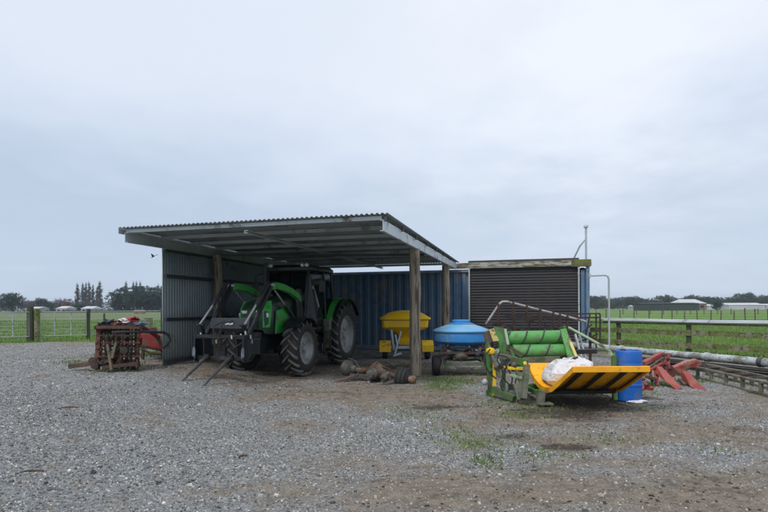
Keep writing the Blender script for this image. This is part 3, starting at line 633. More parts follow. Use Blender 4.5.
# glass: windscreen + side panes + rear as thin panes
m = MB(); m.prism([(-.49, .64, 1.2), (.49, .64, 1.2), (.52, .86, 2.46), (-.52, .86, 2.46)], (0, .008, 0)); m.prism([(-.57, 2.13, 1.6), (.57, 2.13, 1.6), (.54, 2.11, 2.46), (-.54, 2.11, 2.46)], (0, .008, 0))
for sx in (-1, 1):
    m.prism([(sx*.71, 1.02, 1.12), (sx*.71, 1.52, 1.12), (sx*.64, 1.52, 2.46), (sx*.57, .90, 2.46), (sx*.54, .68, 1.25)], (sx*.006, 0, 0))
    m.prism([(sx*.70, 1.58, 1.35), (sx*.67, 2.1, 1.62), (sx*.61, 2.08, 2.46), (sx*.64, 1.58, 2.46)], (sx*.006, 0, 0))
gmat = bpy.data.materials.new('tinted cab glass'); gmat.use_nodes = True
tn = gmat.node_tree; tn.nodes.clear(); o_ = tn.nodes.new('ShaderNodeOutputMaterial'); tb = tn.nodes.new('ShaderNodeBsdfTransparent'); tb.inputs[0].default_value = (.38, .44, .43, 1)
gb = tn.nodes.new('ShaderNodeBsdfGlossy'); gb.inputs['Roughness'].default_value = .03; ms = tn.nodes.new('ShaderNodeMixShader'); fr = tn.nodes.new('ShaderNodeFresnel'); fr.inputs[0].default_value = 1.45
mu = tn.nodes.new('ShaderNodeMath'); mu.operation = 'MULTIPLY'; mu.inputs[1].default_value = .3; tn.links.new(fr.outputs[0], mu.inputs[0]); tn.links.new(mu.outputs[0], ms.inputs[0]); tn.links.new(tb.outputs[0], ms.inputs[1]); tn.links.new(gb.outputs[0], ms.inputs[2]); tn.links.new(ms.outputs[0], o_.inputs[0])
m.build('window', gmat, tr)
m = MB(); m.box((0, 1.75, 1.32), (.5, .45, .14)); m.box((0, 1.98, 1.65), (.46, .12, .6)); m.build('seat', m_black, tr, bevel=.04)
m = MB(); m.lathe([(.17, -.012), (.185, 0), (.17, .012), (.155, 0), (.17, -.012)], (0.05, 1.22, 1.72), (0, .35, 1), 24); m.tube([(0.05, 1.22, 1.72), (.05, 1.02, 1.15)], .03, 8); m.box((.05, 1.22, 1.72), (.3, .03, .02)); m.build('steering_wheel', m_blackpipe, tr, smooth=True)
m = MB(); m.box((.50, 1.0, 1.50), (.10, .03, .13)); m.box((.36, 1.05, 1.38), (.07, .05, .09)); m.build('display', MAT('pale screen housing', (.45, .55, .60), (.35, .45, .5), 6, .3, bump=0), tr, bevel=.01)
MB().lathe([(0.001, 0), (.04, 0), (.04, .22), (.02, .27), (.001, .28)], (.60, 1.05, 1.15), n=14).build('extinguisher', m_redp, tr, smooth=True)
m = MB()
for p in ((.48, 1.15, 1.62), (.52, 1.3, 1.6), (.50, 1.2, 1.50), (.58, 1.35, 1.46)): m.ball(p, .028, 8, 6)
m.build('control_knob', m_lamp, tr, smooth=True)
# mirrors
for sx in (-1, 1):
    mo_ = MB().tube([(sx*.56, .9, 2.40), (sx*.82, .82, 2.42), (sx*.92, .82, 2.36), (sx*.92, .84, 2.1)], .014, 8).build('mirror_arm', m_blackpipe, tr, smooth=True)
    MB().box((sx*.93, .84, 2.08), (.17, .04, .30)).build('mirror', m_black, mo_, bevel=.015)
# steps
m = MB()
for z, xx in ((.45, .86), (.72, .82), (.96, .78)): m.box((xx, 1.15, z), (.2, .36, .03))
m.box((.92, .96, .7), (.03, .03, .62)); m.box((.92, 1.34, .7), (.03, .03, .62)); m.build('step', m_black, tr, bevel=.005)
m = MB(); m.box((.80, 1.42, .90), (.18, .12, .75)); m.build('mudguard_bracket', m_muddy, tr, bevel=.02)
# rear fenders: green arc with dark flare
def fender(sx, r0, r1, a0, a1, xi, xo, c, th=.02, n=18):
    m = MB(); pr_ = []
    for i in range(n+1):
        a = R(a0+(a1-a0)*i/n); rr = r0+(r1-r0)*i/n; pr_.append((sx*xi, c[0]-math.cos(a)*rr, c[1]+math.sin(a)*rr))
    return m.strip(pr_, (sx*(xo-xi), 0, 0), th)
for sx in (-1, 1):
    fo = fender(sx, 1.0, .97, 4, 122, .50, .86, (2.5, .86)).build('fender', m_green, tr, smooth=True)
    fender(sx, .99, .96, 30, 150, .86, .97, (2.5, .86), .03).build('fender_flare', m_black, fo, smooth=True)
    m = MB(); pts = [(sx*.50, 2.5, .9)]
    for i in range(13):
        a = R(4+118*i/12); pts.append((sx*.50, 2.5-math.cos(a)*.99, .86+math.sin(a)*.99))
    m.prism(pts, (sx*.012, 0, 0)).build('inner_panel', m_green, fo)
    fender(sx, .70, .71, 45, 140, .56, .97, (0, .64), .018).build('front_fender', m_darksteel if sx < 0 else m_black, tr, smooth=True)
# side green panel of the hood, forward of the cab
for sx in (-1, 1):
    MB().prism([(sx*.40, -.55, .98), (sx*.42, .05, 1.0), (sx*.42, .45, 1.18), (sx*.42, .42, 1.3), (sx*.41, -.1, 1.58), (sx*.40, -.5, 1.5)], (sx*.03, 0, 0)).build('side_panel', m_green, tr, bevel=.008)
MB().tube([(-.45, .5, 1.5), (-.45, .5, 2.55), (-.45, .55, 2.68)], .045, 12).build('exhaust', m_darksteel, tr, smooth=True)
# front loader
for sx in (-1, 1):
    x = sx*.50; ld = MB()
    ld.prism([(x-.04, .28, .55), (x-.04, .62, .55), (x-.04, .60, 1.5), (x-.04, .50, 2.02), (x-.04, .36, 2.02), (x-.04, .30, 1.3)], (.08, 0, 0))
    ld.bar((x, .4, .75), (sx*.2, .4, .72), .14, .12).build('loader_mast', m_black, tr, bevel=.01)
MB().tube([(-.46, -1.62, 1.18), (.46, -1.62, 1.18)], .045, 14).build('torque_tube', m_black, tr, smooth=True)
for sx in (-1, 1):
    x = sx*.50
    arc = [(x-.055, .48, 1.84), (x-.055, .30, 1.93), (x-.055, .0, 2.03), (x-.055, -.35, 2.10), (x-.055, -.70, 2.13), (x-.055, -.86, 2.11)]
    arc2 = [(a, b, c-.15) for a, b, c in arc[::-1]]
    MB().prism(arc+arc2, (.11, 0, 0)).build('boom_upper', m_green, tr, bevel=.012)
    bl = MB(); bl.prism([(x-.035, -.74, 2.14), (x-.035, -.90, 2.12), (x-.035, -.97, 2.00), (x-.035, -1.82, 1.02), (x-.035, -1.75, .96), (x-.035, -1.64, 1.10), (x-.035, -.82, 2.02)], (.07, 0, 0))
    bo = bl.build('boom_lower', m_black, tr, bevel=.012)
    MB().tube([(x+sx*.02, -1.02, 2.10), (x+sx*.02, -1.02-.50, 1.62)], .045, 12).build('cylinder', m_blackpipe, bo, smooth=True)
    MB().tube([(x, .42, 1.15), (x, -.25, 1.62)], .045, 12).build('cylinder', m_blackpipe, bo, smooth=True)
    MB().tube([(x+sx*.02, -1.50, 1.64), (x+sx*.02, -1.96, 1.22)], .022, 10).build('cylinder_rod', m_chrome, bo, smooth=True)
    MB().tube([(x, -.25, 1.62), (x, -.72, 1.95)], .022, 10).build('cylinder_rod', m_chrome, bo, smooth=True)
    MB().bar((x, -1.96, 1.24), (x, -1.84, .98), .05, .08).tube([(x-.08, -1.96, 1.22), (x+.08, -1.96, 1.22)], .025, 10).build('linkage', m_black, bo)
    MB().tube([(x-.08, -.90, 2.06), (x+.08, -.90, 2.06)], .03, 10).build('pivot_pin', m_galv, bo, smooth=True)
gd = MB(); gd.prism([(-.46, -1.66, 1.36), (-.46, -1.70, 1.14), (-.46, -1.64, 1.06), (-.46, -1.60, 1.10), (-.46, -1.62, 1.36)], (.92, 0, 0)); guard = gd.build('guard_plate', MAT('guard grey', (.02, .022, .028), (.03, .033, .04), 3, .4), tr, bevel=.01)
m = MB()
for i, dxx in enumerate((-.085, -.05, -.02, .015, .05, .08)): m.box((dxx, -1.695, 1.235+.006*((i*7) % 3-1)), (.022, .008, .03), Matrix.Rotation(R(-9), 3, 'X'))
m.build('maker_badge', m_white, guard)
m_latch = MAT('worn blue grey steel', (.20, .23, .27), (.08, .09, .10), 8, .5, .3, spot=(.04, .04, .04), spot_amt=.5, spot_scale=9)
# carriage and spikes
cr = MB(); cr.box((0, -2.02, .99), (1.18, .07, .08)); cr.box((0, -1.98, .56), (1.12, .08, .08)); cr.box((0, -1.94, .70), (.16, .05, .24))
for sx in (-1, 1):
    cr.prism([(sx*.58, -2.06, 1.03), (sx*.58, -1.80, 1.0), (sx*.58, -1.80, .60), (sx*.58, -1.95, .48), (sx*.58, -2.08, .50)], (-sx*.035, 0, 0))
    cr.prism([(sx*.40, -2.03, 1.03), (sx*.40, -1.80, 1.02), (sx*.40, -1.82, .52), (sx*.40, -2.0, .50)], (-sx*.03, 0, 0))
carr = cr.build('carriage', m_black, tr, bevel=.006)
m = MB()
for sx in (-1, 1): MB().prism([(sx*.53, -2.09, .56), (sx*.60, -2.09, .60), (sx*.60, -2.09, .74), (sx*.56, -2.09, .80), (sx*.53, -2.09, .72)], (0, .02, 0)).build('latch_plate', m_latch, carr, bevel=.004)
m = MB(); m.tube([(-.5, -2.05, 1.0), (-.3, -2.07, .98), (0, -2.08, .97), (.4, -2.06, 1.0)], .012, 6); m.tube([(.1, -1.7, 1.3), (.05, -2.0, 1.25), (.0, -2.1, .9), (.05, -2.02, .7)], .012, 6); m.tube([(-.1, -1.7, 1.3), (-.15, -2.0, 1.2), (-.1, -2.1, .85), (-.05, -2.02, .7)], .012, 6); m.tube([(.5, -1.5, 1.25), (.62, -1.9, 1.15), (.55, -2.02, .9), (.3, -2.05, .75)], .013, 6); m.build('hose', m_rubber, carr, smooth=True)
for p_ in ((.53, -1.93, 1.10), (.60, -1.86, 1.02), (.46, -1.98, 1.05), (.56, -1.75, .92), (.42, -1.70, .98), (-.50, -1.95, 1.06), (.30, -2.06, 1.02), (-.05, -2.06, .93)):
    MB().tube([p_, (p_[0]+.02, p_[1]-.02, p_[2]-.07)], .018, 8).build('hydraulic_coupler', m_rim, carr, smooth=True)
for xs in (-.30, .25):
    MB().tube([(xs, -1.98, .58), (xs, -2.1, .55), (xs-.02, -2.55, .30), (xs-.04, -2.98, .04)], [.035, .04, .028, .012], 10).build('spike', MAT('worn spike steel', (.07, .07, .075), (.12, .12, .12), 6, .4, .5), carr, smooth=True)
m = MB()
for xs in (-.30, .25): m.box((xs, -2.03, .57), (.13, .06, .13))
m.build('spike_holder', m_black, carr, bevel=.008)

# ------------------------------------------------------------------ yellow fertiliser spreader (against the container)
yc = A(404.5, 16.3, 0); yz = g(yc.x, yc.y)
ys = thing('fertiliser_spreader', 'yellow cone hopper fertiliser spreader behind the front shed pole', 'spreader', (yc.x, yc.y, 0))
def rloop(hw, hd, z, r=.1, n=5, cx=0, cy=0):
    pts = []
    for a_, b_, a0 in ((hw-r, hd-r, 0), (-hw+r, hd-r, 90), (-hw+r, -hd+r, 180), (hw-r, -hd+r, 270)):
        for i in range(n): a = R(a0+90*i/(n-1)); pts.append(Vector((cx+a_+r*math.cos(a), cy+b_+r*math.sin(a), z)))
    return pts
def loft(m, loops, cap=(True, True)):
    k = len(loops[0]); n0 = len(loops)
    fs = [(i*k+j, i*k+(j+1) % k, (i+1)*k+(j+1) % k, (i+1)*k+j) for i in range(n0-1) for j in range(k)]
    if cap[0]: fs.append(tuple(range(k-1, -1, -1)))
    if cap[1]: fs.append(tuple(range((n0-1)*k, n0*k)))
    return m.add([v for l in loops for v in l], fs)
cx, cy = yc.x, yc.y
hop = loft(MB(), [rloop(.12, .12, .62, .06, 5, cx, cy), rloop(.30, .26, .80, .1, 5, cx, cy), rloop(.66, .46, .93, .1, 5, cx, cy), rloop(.70, .50, .97, .1, 5, cx, cy), rloop(.71, .51, 1.17, .1, 5, cx, cy), rloop(.69, .49, 1.175, .1, 5, cx, cy)]).build('hopper', m_yellow, ys, smooth=True)
loft(MB(), [rloop(.76, .55, 1.185, .12, 5, cx, cy), rloop(.78, .57, 1.215, .12, 5, cx, cy), rloop(.77, .56, 1.245, .12, 5, cx, cy), rloop(.52, .36, 1.40, .12, 5, cx, cy), rloop(.28, .2, 1.455, .1, 5, cx, cy), rloop(.1, .08, 1.475, .05, 5, cx, cy)]).build('lid', m_yellow, ys, smooth=True)
m = MB()
for sx in (-1, 1):
    m.bar((cx+sx*.42, cy-.35, .95), (cx+sx*.34, cy-.42, .28), .06, .05); m.bar((cx+sx*.12, cy-.45, .85), (cx+sx*.30, cy-.5, .2), .05, .04)
m.bar((cx-.62, cy-.35, .35), (cx+.62, cy-.35, .35), .08, .08); m.bar((cx-.4, cy+.3, .35), (cx+.4, cy+.3, .35), .07, .07); m.bar((cx-.34, cy-.42, .28), (cx-.34, cy+.3, .30), .06, .06); m.bar((cx+.34, cy-.42, .28), (cx+.34, cy+.3, .30), .06, .06)
m.build('frame', m_galv, ys, bevel=.005)
loft(MB(), [rloop(.16, .14, .42, .05, 4, cx, cy-.1), rloop(.22, .16, .46, .05, 4, cx, cy-.1), rloop(.22, .16, .58, .05, 4, cx, cy-.1), rloop(.1, .1, .64, .04, 4, cx, cy-.1)]).build('spout', m_yellow, ys, smooth=True)
MB().lathe([(.001, .33), (.28, .335), (.29, .35), (.001, .36)], (cx, cy-.05, 0), n=24).build('spinning_disc', m_galv, ys, smooth=True)
for sx in (-1, 1):
    c0 = A(385 if sx < 0 else 427, 15.9, 0)
    h = wheel(ys, (c0.x, c0.y, .24+yz), .24, .16, .12, 0, sx, m_rim)
    pr_ = [(c0.x-.17, c0.y-math.cos(R(a))*.30, .27+math.sin(R(a))*.30) for a in range(-5, 150, 12)]
    MB().strip(pr_, (.34, 0, 0), .015).prism([(c0.x-.17, c0.y-.3, .25), (c0.x+.17, c0.y-.3, .25), (c0.x+.17, c0.y-.3, .44), (c0.x-.17, c0.y-.3, .44)], (0, .02, 0)).build('mudguard', m_yellow, ys, smooth=True)
MB().tube([(cx-.3, cy-.55, .75), (cx-.25, cy-.6, .45), (cx-.32, cy-.62, .15)], .025, 8).bar((cx-.36, cy-.6, .12), (cx-.12, cy-.62, .20), .08, .06).build('jack_stand', m_galv, ys)

# ------------------------------------------------------------------ blue spreader
bc = A(461, 12.6, 0); bz = g(bc.x, bc.y)
bs = thing('broadcast_spreader', 'blue round lidded spreader on a small wheeled frame right of the shed pole', 'spreader', (bc.x, bc.y, 0))
rx = .665
bd_ = MB().lathe([(.30, .66), (rx-.1, .70), (rx-.02, .735), (rx, .76), (rx, .97), (rx-.01, .985), (rx-.03, .99)], (bc.x, bc.y, 0), n=48).lathe([(.001, .655), (.30, .66)], (bc.x, bc.y, 0), n=48)
bd_.build('tank', m_sblue, bs, smooth=True)
MB().lathe([(rx+.012, .965), (rx+.015, 1.0), (rx-.02, 1.03), (.45, 1.10), (.31, 1.145), (.30, 1.16)], (bc.x, bc.y, 0), n=48).build('lid', m_lid, bs, smooth=True, solid=.008)
MB().lathe([(.31, 1.14), (.31, 1.17), (.22, 1.19), (.215, 1.24), (.19, 1.26), (.001, 1.265)], (bc.x, bc.y, 0), n=32).build('filler_cap', m_sblue, bs, smooth=True)
m = MB()
for sx in (-1, 1): m.bar((bc.x+sx*.56, bc.y-.5, .24), (bc.x+sx*.42, bc.y+.5, .30), .06, .06); m.bar((bc.x+sx*.46, bc.y-.42, .24), (bc.x+sx*.40, bc.y-.32, .70), .05, .05); m.bar((bc.x+sx*.58, bc.y-.45, .50), (bc.x+sx*.3, bc.y-.35, .66), .04, .05)
m.bar((bc.x-.60, bc.y-.5, .50), (bc.x+.62, bc.y-.5, .50), .05, .05); m.bar((bc.x-.25, bc.y-.48, .62), (bc.x+.55, bc.y-.48, .60), .04, .04)
m.build('frame', m_darksteel, bs, bevel=.006)
for a_, b_, w_ in (((-.5, -.3, .62), (.5, -.3, .40), .05), ((-.35, -.4, .68), (-.05, -.5, .30), .04), ((.15, -.42, .68), (.42, -.5, .3), .05), ((-.55, -.2, .42), (.55, -.2, .42), .09), ((-.3, .0, .30), (.35, .0, .62), .07), ((.3, -.5, .44), (.38, -.5, .64), .07), ((-.46, -.46, .38), (-.30, -.48, .56), .06)):
    MB().bar((bc.x+a_[0], bc.y+a_[1], a_[2]), (bc.x+b_[0], bc.y+b_[1], b_[2]), w_, w_*.8).rough(.006, 8).build('strut', m_darksteel if w_ < .06 else m_oily, bs, bevel=.005)
MB().lathe([(.001, .30), (.42, .305), (.43, .33), (.001, .345)], (bc.x, bc.y, 0), n=28).build('spinning_disc', m_muddy, bs, smooth=True)
m = MB().bar((bc.x-.46, bc.y-.52, .255), (bc.x+.45, bc.y-.52, .255), .07, .075); m.bar((bc.x-.46, bc.y-.56, .20), (bc.x-.2, bc.y-.6, .14), .05, .04); m.bar((bc.x+.46, bc.y-.54, .2), (bc.x+.2, bc.y-.58, .13), .05, .04); m.build('crossbar', m_muddy, bs, bevel=.006)
MB().ball((bc.x-.08, bc.y-.42, .43), (.19, .14, .12), 18, 12, .1).tube([(bc.x-.25, bc.y-.45, .36), (bc.x+.2, bc.y-.45, .38)], .035, 10).build('gearbox', m_oily, bs, smooth=True)
m = MB(); m.tube([(bc.x-.5, bc.y-.4, .6), (bc.x-.38, bc.y-.55, .42), (bc.x-.45, bc.y-.5, .28)], .015, 6); m.tube([(bc.x+.1, bc.y-.45, .6), (bc.x+.28, bc.y-.55, .45), (bc.x+.5, bc.y-.5, .55)], .015, 6); m.tube([(bc.x+.52, bc.y-.4, .68), (bc.x+.45, bc.y-.56, .44), (bc.x+.5, bc.y-.55, .28)], .015, 6); m.build('hose', m_rubber, bs, smooth=True)
wheel(bs, (bc.x-.64, bc.y-.35, .235+bz), .235, .17, .11, 0, -1, m_darksteel); wheel(bs, (bc.x+.64, bc.y-.35, .235+bz), .235, .17, .11, 0, 1, m_darksteel)

# ------------------------------------------------------------------ old axle lying in front of the shed
D0 = 11.0; ao = A(376, D0, 0)
ax = thing('old_axle', 'old greasy axle with hub drums and differential lying on the gravel', 'axle', (ao.x, ao.y, 0))
p_l = W(348, 368, 11.3); p_m = W(376, 372, 11.1); p_r = W(402, 378, 10.75)
axd = (p_r-p_l).normalized()
def axl(name, prof, c, mt, n=28, lump=.004): return MB().lathe(prof, c, axd, n).rough(lump, 9).build(name, mt, ax, smooth=True)
MB().tube([p_l-axd*.05, p_l+axd*.25, p_m-axd*.24, p_m+axd*.25, p_r], [.07, .055, .07, .06, .055], 14).rough(.006, 9).build('axle_tube', m_oilred, ax, smooth=True)
axl('differential', [(.001, -.23), (.08, -.22), (.11, -.15), (.19, -.08), (.215, -.02), (.225, -.02), (.225, .02), (.21, .02), (.18, .09), (.11, .16), (.08, .24), (.001, .24)], p_m, m_oilred)
dl = (p_m+Vector((-.10, -.28, -.02))); MB().lathe([(.001, .12), (.05, .12), (.06, .05), (.10, .02), (.13, -.1)], dl, (-.25, -1, -.1), 18).rough(.005, 9).build('pinion_housing', m_oily, ax, smooth=True)
axl('hub_drum', [(.001, -.16), (.06, -.16), (.09, -.12), (.15, -.10), (.17, -.08), (.17, .06), (.14, .09), (.09, .12), (.08, .2), (.001, .2)], p_l, m_oily)
axl('hub_drum', [(.001, -.14), (.13, -.13), (.20, -.10), (.21, -.06), (.195, -.05), (.215, -.02), (.215, .03), (.195, .04), (.21, .07), (.20, .10), (.13, .12), (.10, .15), (.001, .16)], p_r, m_rubber)
MB().lathe([(.001, .30), (.05, .30), (.075, .27), (.08, .22), (.07, .15), (.07, .1)], p_r, axd, 18).build('hub_cap', MAT('worn brass hub', (.22, .15, .085), None, 6, .5, .2, spot=RUST, spot_amt=.3), ax, smooth=True)
for a_, b_ in (((333, 385.5, 10.9), (354, 377, 11.1)), ((371, 391.5, 10.35), (398, 382, 10.75))):
    MB().bar(W(*a_)+Vector((0, 0, .035)), W(*b_)+Vector((0, 0, .03)), .12, .07).rough(.01, 8).build('spring_arm', m_timber if a_[0] < 340 else m_oily, ax, bevel=.01)
for i in range(10):
    a = i*PI/5; u_, v_ = perp(axd); MB().lathe([(.001, .035), (.016, .035), (.016, -.035)], p_m+(u_*math.cos(a)+v_*math.sin(a))*.205, axd, 6).build('bolt', m_rustdark, ax)
MB().bar(p_m+Vector((.12, -.08, .14)), p_m+Vector((.42, -.05, .02)), .05, .012).rough(.01, 9).build('bracket', m_oilred, ax)
MB().bar(p_l+Vector((.05, -.1, -.12)), p_l+Vector((.45, -.16, -.15)), .10, .06).rough(.015, 9).build('spring_pack', m_oily, ax)
MB().bar(p_l+Vector((.16, .02, .09)), p_l+Vector((.20, .0, -.12)), .06, .04).rough(.01, 9).build('bracket', m_rustdark, ax)
MB().bar(p_r+Vector((-.28, -.03, .08)), p_r+Vector((-.22, -.06, -.14)), .07, .05).rough(.01, 9).build('bracket', m_rustdark, ax)
MB().ball(p_r+Vector((-.36, .06, .0)), (.10, .09, .08), 12, 8, .6, 3, 4).build('brake_chamber', m_oily, ax, smooth=True)
MB().tube([W(346, 363, 11.4), W(349, 358, 11.45), W(355, 361, 11.3), W(360, 369, 11.2), W(356, 376, 11.1)], .018, 8).tube([W(388, 362, 11.5), W(393, 366, 11.4), W(398, 361, 11.5)], .02, 8).build('brake_line', m_oily, ax, smooth=True)

# ------------------------------------------------------------------ green/yellow bale feeder
f0 = A(560, 8.8, 0)
bf = thing('bale_feeder', 'green bale feeder with rollers and a raised yellow slotted tray', 'bale feeder', (f0.x, f0.y, 0))
XL, XR = 2.58, 3.66
def tp_(y, z): return (XL+(8.8-y)*.09, y, z)
prof = [tp_(9.22, .56), tp_(9.10, .42), tp_(8.95, .33), tp_(8.75, .265), tp_(8.55, .235), tp_(8.40, .24), tp_(8.22, .29), tp_(8.02, .39), tp_(7.80, .51), tp_(7.50, .672)]
ex = Vector((XR-XL, .02, 0))
MB().strip(prof, ex, .022).build('tray', m_tray, bf, smooth=True)
for s_ in (0, 1):   # end flanges
    o2 = ex*s_+Vector((-.012 if s_ == 0 else 0, 0, 0)); lo = [Vector(p)+o2+Vector((0, 0, -.065)) for p in prof]; hi = [Vector(p)+o2+Vector((0, 0, .02)) for p in prof[::-1]]
    MB().prism(lo+hi, (.014, 0, 0)).build('tray_flange', m_tray, bf)
MB().bar(Vector(prof[-1])+Vector((-.014, -.01, -.012)), Vector(prof[-1])+ex+Vector((.016, -.01, -.012)), .05, .085).build('tray_lip', m_tray, bf, bevel=.006)
m_blk = MAT('slot and bar black', (.018, .015, .014), None, 4, .7)  # black strips under the lip stand in for shade inside its slots
for f in (.10, .40, .70, .955):
    pts = []
    for p in prof[5:9]:
        pts.append(Vector(p)+ex*f+Vector((0, -.0, -.034)))
    pts.append(Vector(prof[-1])+ex*f+Vector((0, .05, -.052)))
    wd_ = .08 if f < .9 else .03
    MB().strip(pts, Vector((wd_, 0, 0)), .010).build('slot_shade', m_blk, bf)
MB().bar(Vector(prof[5])+Vector((0, .0, -.05)), Vector(prof[5])+ex+Vector((0, 0, -.05)), .05, .05).build('crossbar', m_blk, bf)
MB().bar(Vector(prof[7])+ex*.52+Vector((0, 0, -.055)), Vector(prof[7])+ex*.70+Vector((0, 0, -.055)), .03, .012).build('crossbar', m_blk, bf)  # short black dash, likewise drawn for a shaded slot
# rollers with spiral flights
def roller(a, b, r, turns, ph):
    a = Vector(a); b = Vector(b); d = b-a; ro_ = MB().lathe([(.001, 0), (r, 0), (r, d.length), (.001, d.length)], a, d, 28).build('roller', m_roller, bf, smooth=True)
    u, v = perp(d); k = 80; pts = []
    for i in range(k+1):
        t_2 = i/k; an = ph+turns*2*PI*t_2; pts.append(a+d*t_2+(u*math.cos(an)+v*math.sin(an))*(r+.004))
    MB().tube(pts, .014, 5).build('spiral_bar', m_darksteel, ro_, smooth=True)
    MB().tube([a-d.normalized()*.05, a], .04, 12).tube([b, b+d.normalized()*.05], .04, 12).build('bearing', m_darksteel, ro_, smooth=True)
RY = 9.5
roller((2.24, RY, 1.0), (3.22, RY-.02, 1.015), .120, 3.2, .5)
roller((2.30, RY-.10, .765), (3.22, RY-.12, .775), .118, 2.6, 2.2)
roller((2.30, RY-.02, .50), (3.22, RY-.04, .505), .105, 2.6, 1.2)
MB().bar((2.45, 9.28, .60), (3.1, 9.25, .62), .03, .14).build('mud_panel', m_muddy, bf)
# right end plate
MB().prism([(3.24, 9.72, 1.18), (3.22, 9.42, 1.22), (3.22, 9.30, .80), (3.26, 9.16, .45), (3.26, 9.6, .40), (3.24, 9.75, .8)], (.05, .02, 0)).build('end_plate', m_fgreen, bf, bevel=.008)
MB().bar(W(563, 331, 9.35), W(571, 361, 9.1), .11, .05, up=(0, 1, 0)).build('end_post', m_roller, bf, bevel=.006)
MB().bar(W(568.5, 340, 9.1), W(577, 361, 8.95), .045, .04, up=(0, 1, 0)).build('warning_strip', m_cream, bf, bevel=.004)
# left end frame
MB().prism([W(494.5, 328, 9.45), W(504, 329, 9.4), W(508, 344, 9.35), W(513, 364, 9.2), W(503, 364, 9.2), W(497, 345, 9.35)], (.0, .12, 0)).build('end_plate', m_fgreen, bf, bevel=.008)
MB().prism([W(489, 331, 9.25), W(494, 329.5, 9.25), W(499, 342, 9.25), W(493, 342.5, 9.25)], (0, .05, 0)).build('corner_panel', m_cream, bf, bevel=.004)
MB().prism([W(484.5, 333, 9.3), W(489.5, 331, 9.3), W(492.5, 343, 9.3), W(486, 345, 9.3)], (0, .1, 0)).build('corner_panel', MAT('faded brown guard', (.30, .19, .10), None, 5, .7, spot=MUD), bf, bevel=.004)
MB().bar(W(505, 330, 9.2), W(508, 346, 9.1), .045, .03, up=(0, 1, 0)).build('strut', m_palegreen, bf, bevel=.003)
fr = [((487, 345, 9.3), (490, 396, 9.2), .07, .06, m_fgreen), ((487, 343, 9.1), (500, 379, 8.9), .05, .05, m_muddy), ((504, 346, 9.1), (503, 394, 9.0), .06, .06, m_fgreen),
      ((493, 390, 9.0), (514, 400, 8.6), .09, .10, m_fgreen), ((489, 355, 9.1), (516, 361, 8.8), .05, .09, m_muddy), ((511, 361, 8.8), (527, 364, 8.55), .05, .11, m_fgreen), ((524, 363, 8.55), (528, 376, 8.5), .05, .05, m_yellow),
      ((512, 360, 8.85), (524, 392, 8.5), .06, .06, m_muddy), ((526.5, 366, 8.5), (523, 400, 8.4), .075, .15, m_muddy), ((517, 385, 8.6), (521, 401, 8.5), .14, .09, m_muddy), ((496, 370, 8.9), (512, 356, 8.9), .045, .05, m_darksteel),
      ((503, 369, 8.9), (524, 370, 8.6), .04, .05, m_yellow), ((510, 376, 8.7), (523, 380, 8.55), .04, .04, m_palegreen), ((503, 346, 9.3), (522, 357, 9.3), .06, .09, m_fgreen), ((494, 360, 9.15), (494, 397, 9.05), .05, .05, m_yellow),
      ((485, 352, 9.4), (493, 381, 9.2), .06, .06, m_darksteel), ((510, 350, 9.1), (519, 372, 9.0), .05, .05, m_fgreen), ((497, 350, 9.15), (505, 372, 9.0), .04, .04, m_palegreen), ((488, 372, 9.2), (503, 366, 9.0), .05, .05, m_fgreen), ((487, 392, 9.3), (496, 403, 8.9), .06, .06, m_fgreen)]
for a_, b_, w_, h_, mt in fr: MB().bar(W(*a_), W(*b_), w_, h_).rough(.004, 8).build('strut', mt, bf, bevel=.006)
for p_, r_ in (((490, 352, 9.05), .055), ((515, 366, 8.75), .05)):
    MB().lathe([(.001, -.06), (r_, -.05), (r_*1.15, 0), (r_, .06), (.001, .07)], W(*p_), (.4, -1, .1), 14).build('motor', m_yellow if r_ > .052 else m_oily, bf, smooth=True)
MB().ball(W(484.5, 383, 9.1), .055, 12, 8).build('hitch_ball', m_galv, bf, smooth=True)
m = MB()
for pts in (((500, 352), (497, 362), (505, 372), (500, 385), (505, 395)), ((512, 358), (506, 366), (512, 380), (507, 395), (512, 404), (522, 404)), ((490, 350), (484, 360), (488, 372), (496, 380)), ((513, 362), (520, 370), (515, 384), (521, 396)), ((498, 356), (508, 360), (503, 378), (512, 388))):
    q_ = [W(p[0], p[1], 8.85-.02*i) for i, p in enumerate(pts)]; qq = []
    for i in range(len(q_)-1):
        for k in range(5):
            t_3 = k/5; p0 = q_[max(i-1, 0)]; p1 = q_[i]; p2 = q_[i+1]; p3 = q_[min(i+2, len(q_)-1)]
            qq.append(.5*((2*p1)+(p2-p0)*t_3+(2*p0-5*p1+4*p2-p3)*t_3**2+(3*p1-p0-3*p2+p3)*t_3**3))
    m.tube(qq+[q_[-1]], .013, 6)
m.build('hose', m_blackpipe, bf, smooth=True)
# base frame, legs, hoop
MB().bar((2.45, 8.62, .16), (3.83, 8.66, .165), .07, .08).build('base_beam', m_fgreen, bf, bevel=.006)
MB().bar((2.2, 9.3, .14), (3.83, 9.3, .14), .08, .1).build('base_beam', m_fgreen, bf, bevel=.006)
for xx in (2.5, 3.2, 3.79): MB().bar((xx, 8.62, .15), (xx, 9.35, .13), .06, .07).build('base_beam', m_fgreen, bf, bevel=.006)
MB().box((2.50, 8.40, .10), (.11, .12, .24), Matrix.Rotation(R(8), 3, 'Y')).rough(.01, 8).box((2.56, 8.36, .015), (.22, .2, .03)).build('foot', m_muddy, bf, bevel=.008)
MB().bar(A(614.5, 8.62, .02), A(613.5, 8.7, .75), .07, .07).build('leg', m_fgreen, bf, bevel=.006)
hp = [(3.27, 9.3, 1.19), W(590, 341, 9.0), W(603, 348.5, 8.85), W(609.5, 353, 8.75), W(613, 360, 8.7), W(613.7, 368, 8.7)]
MB().tube(hp, .022, 10).build('hoop', m_palegreen, bf, smooth=True)
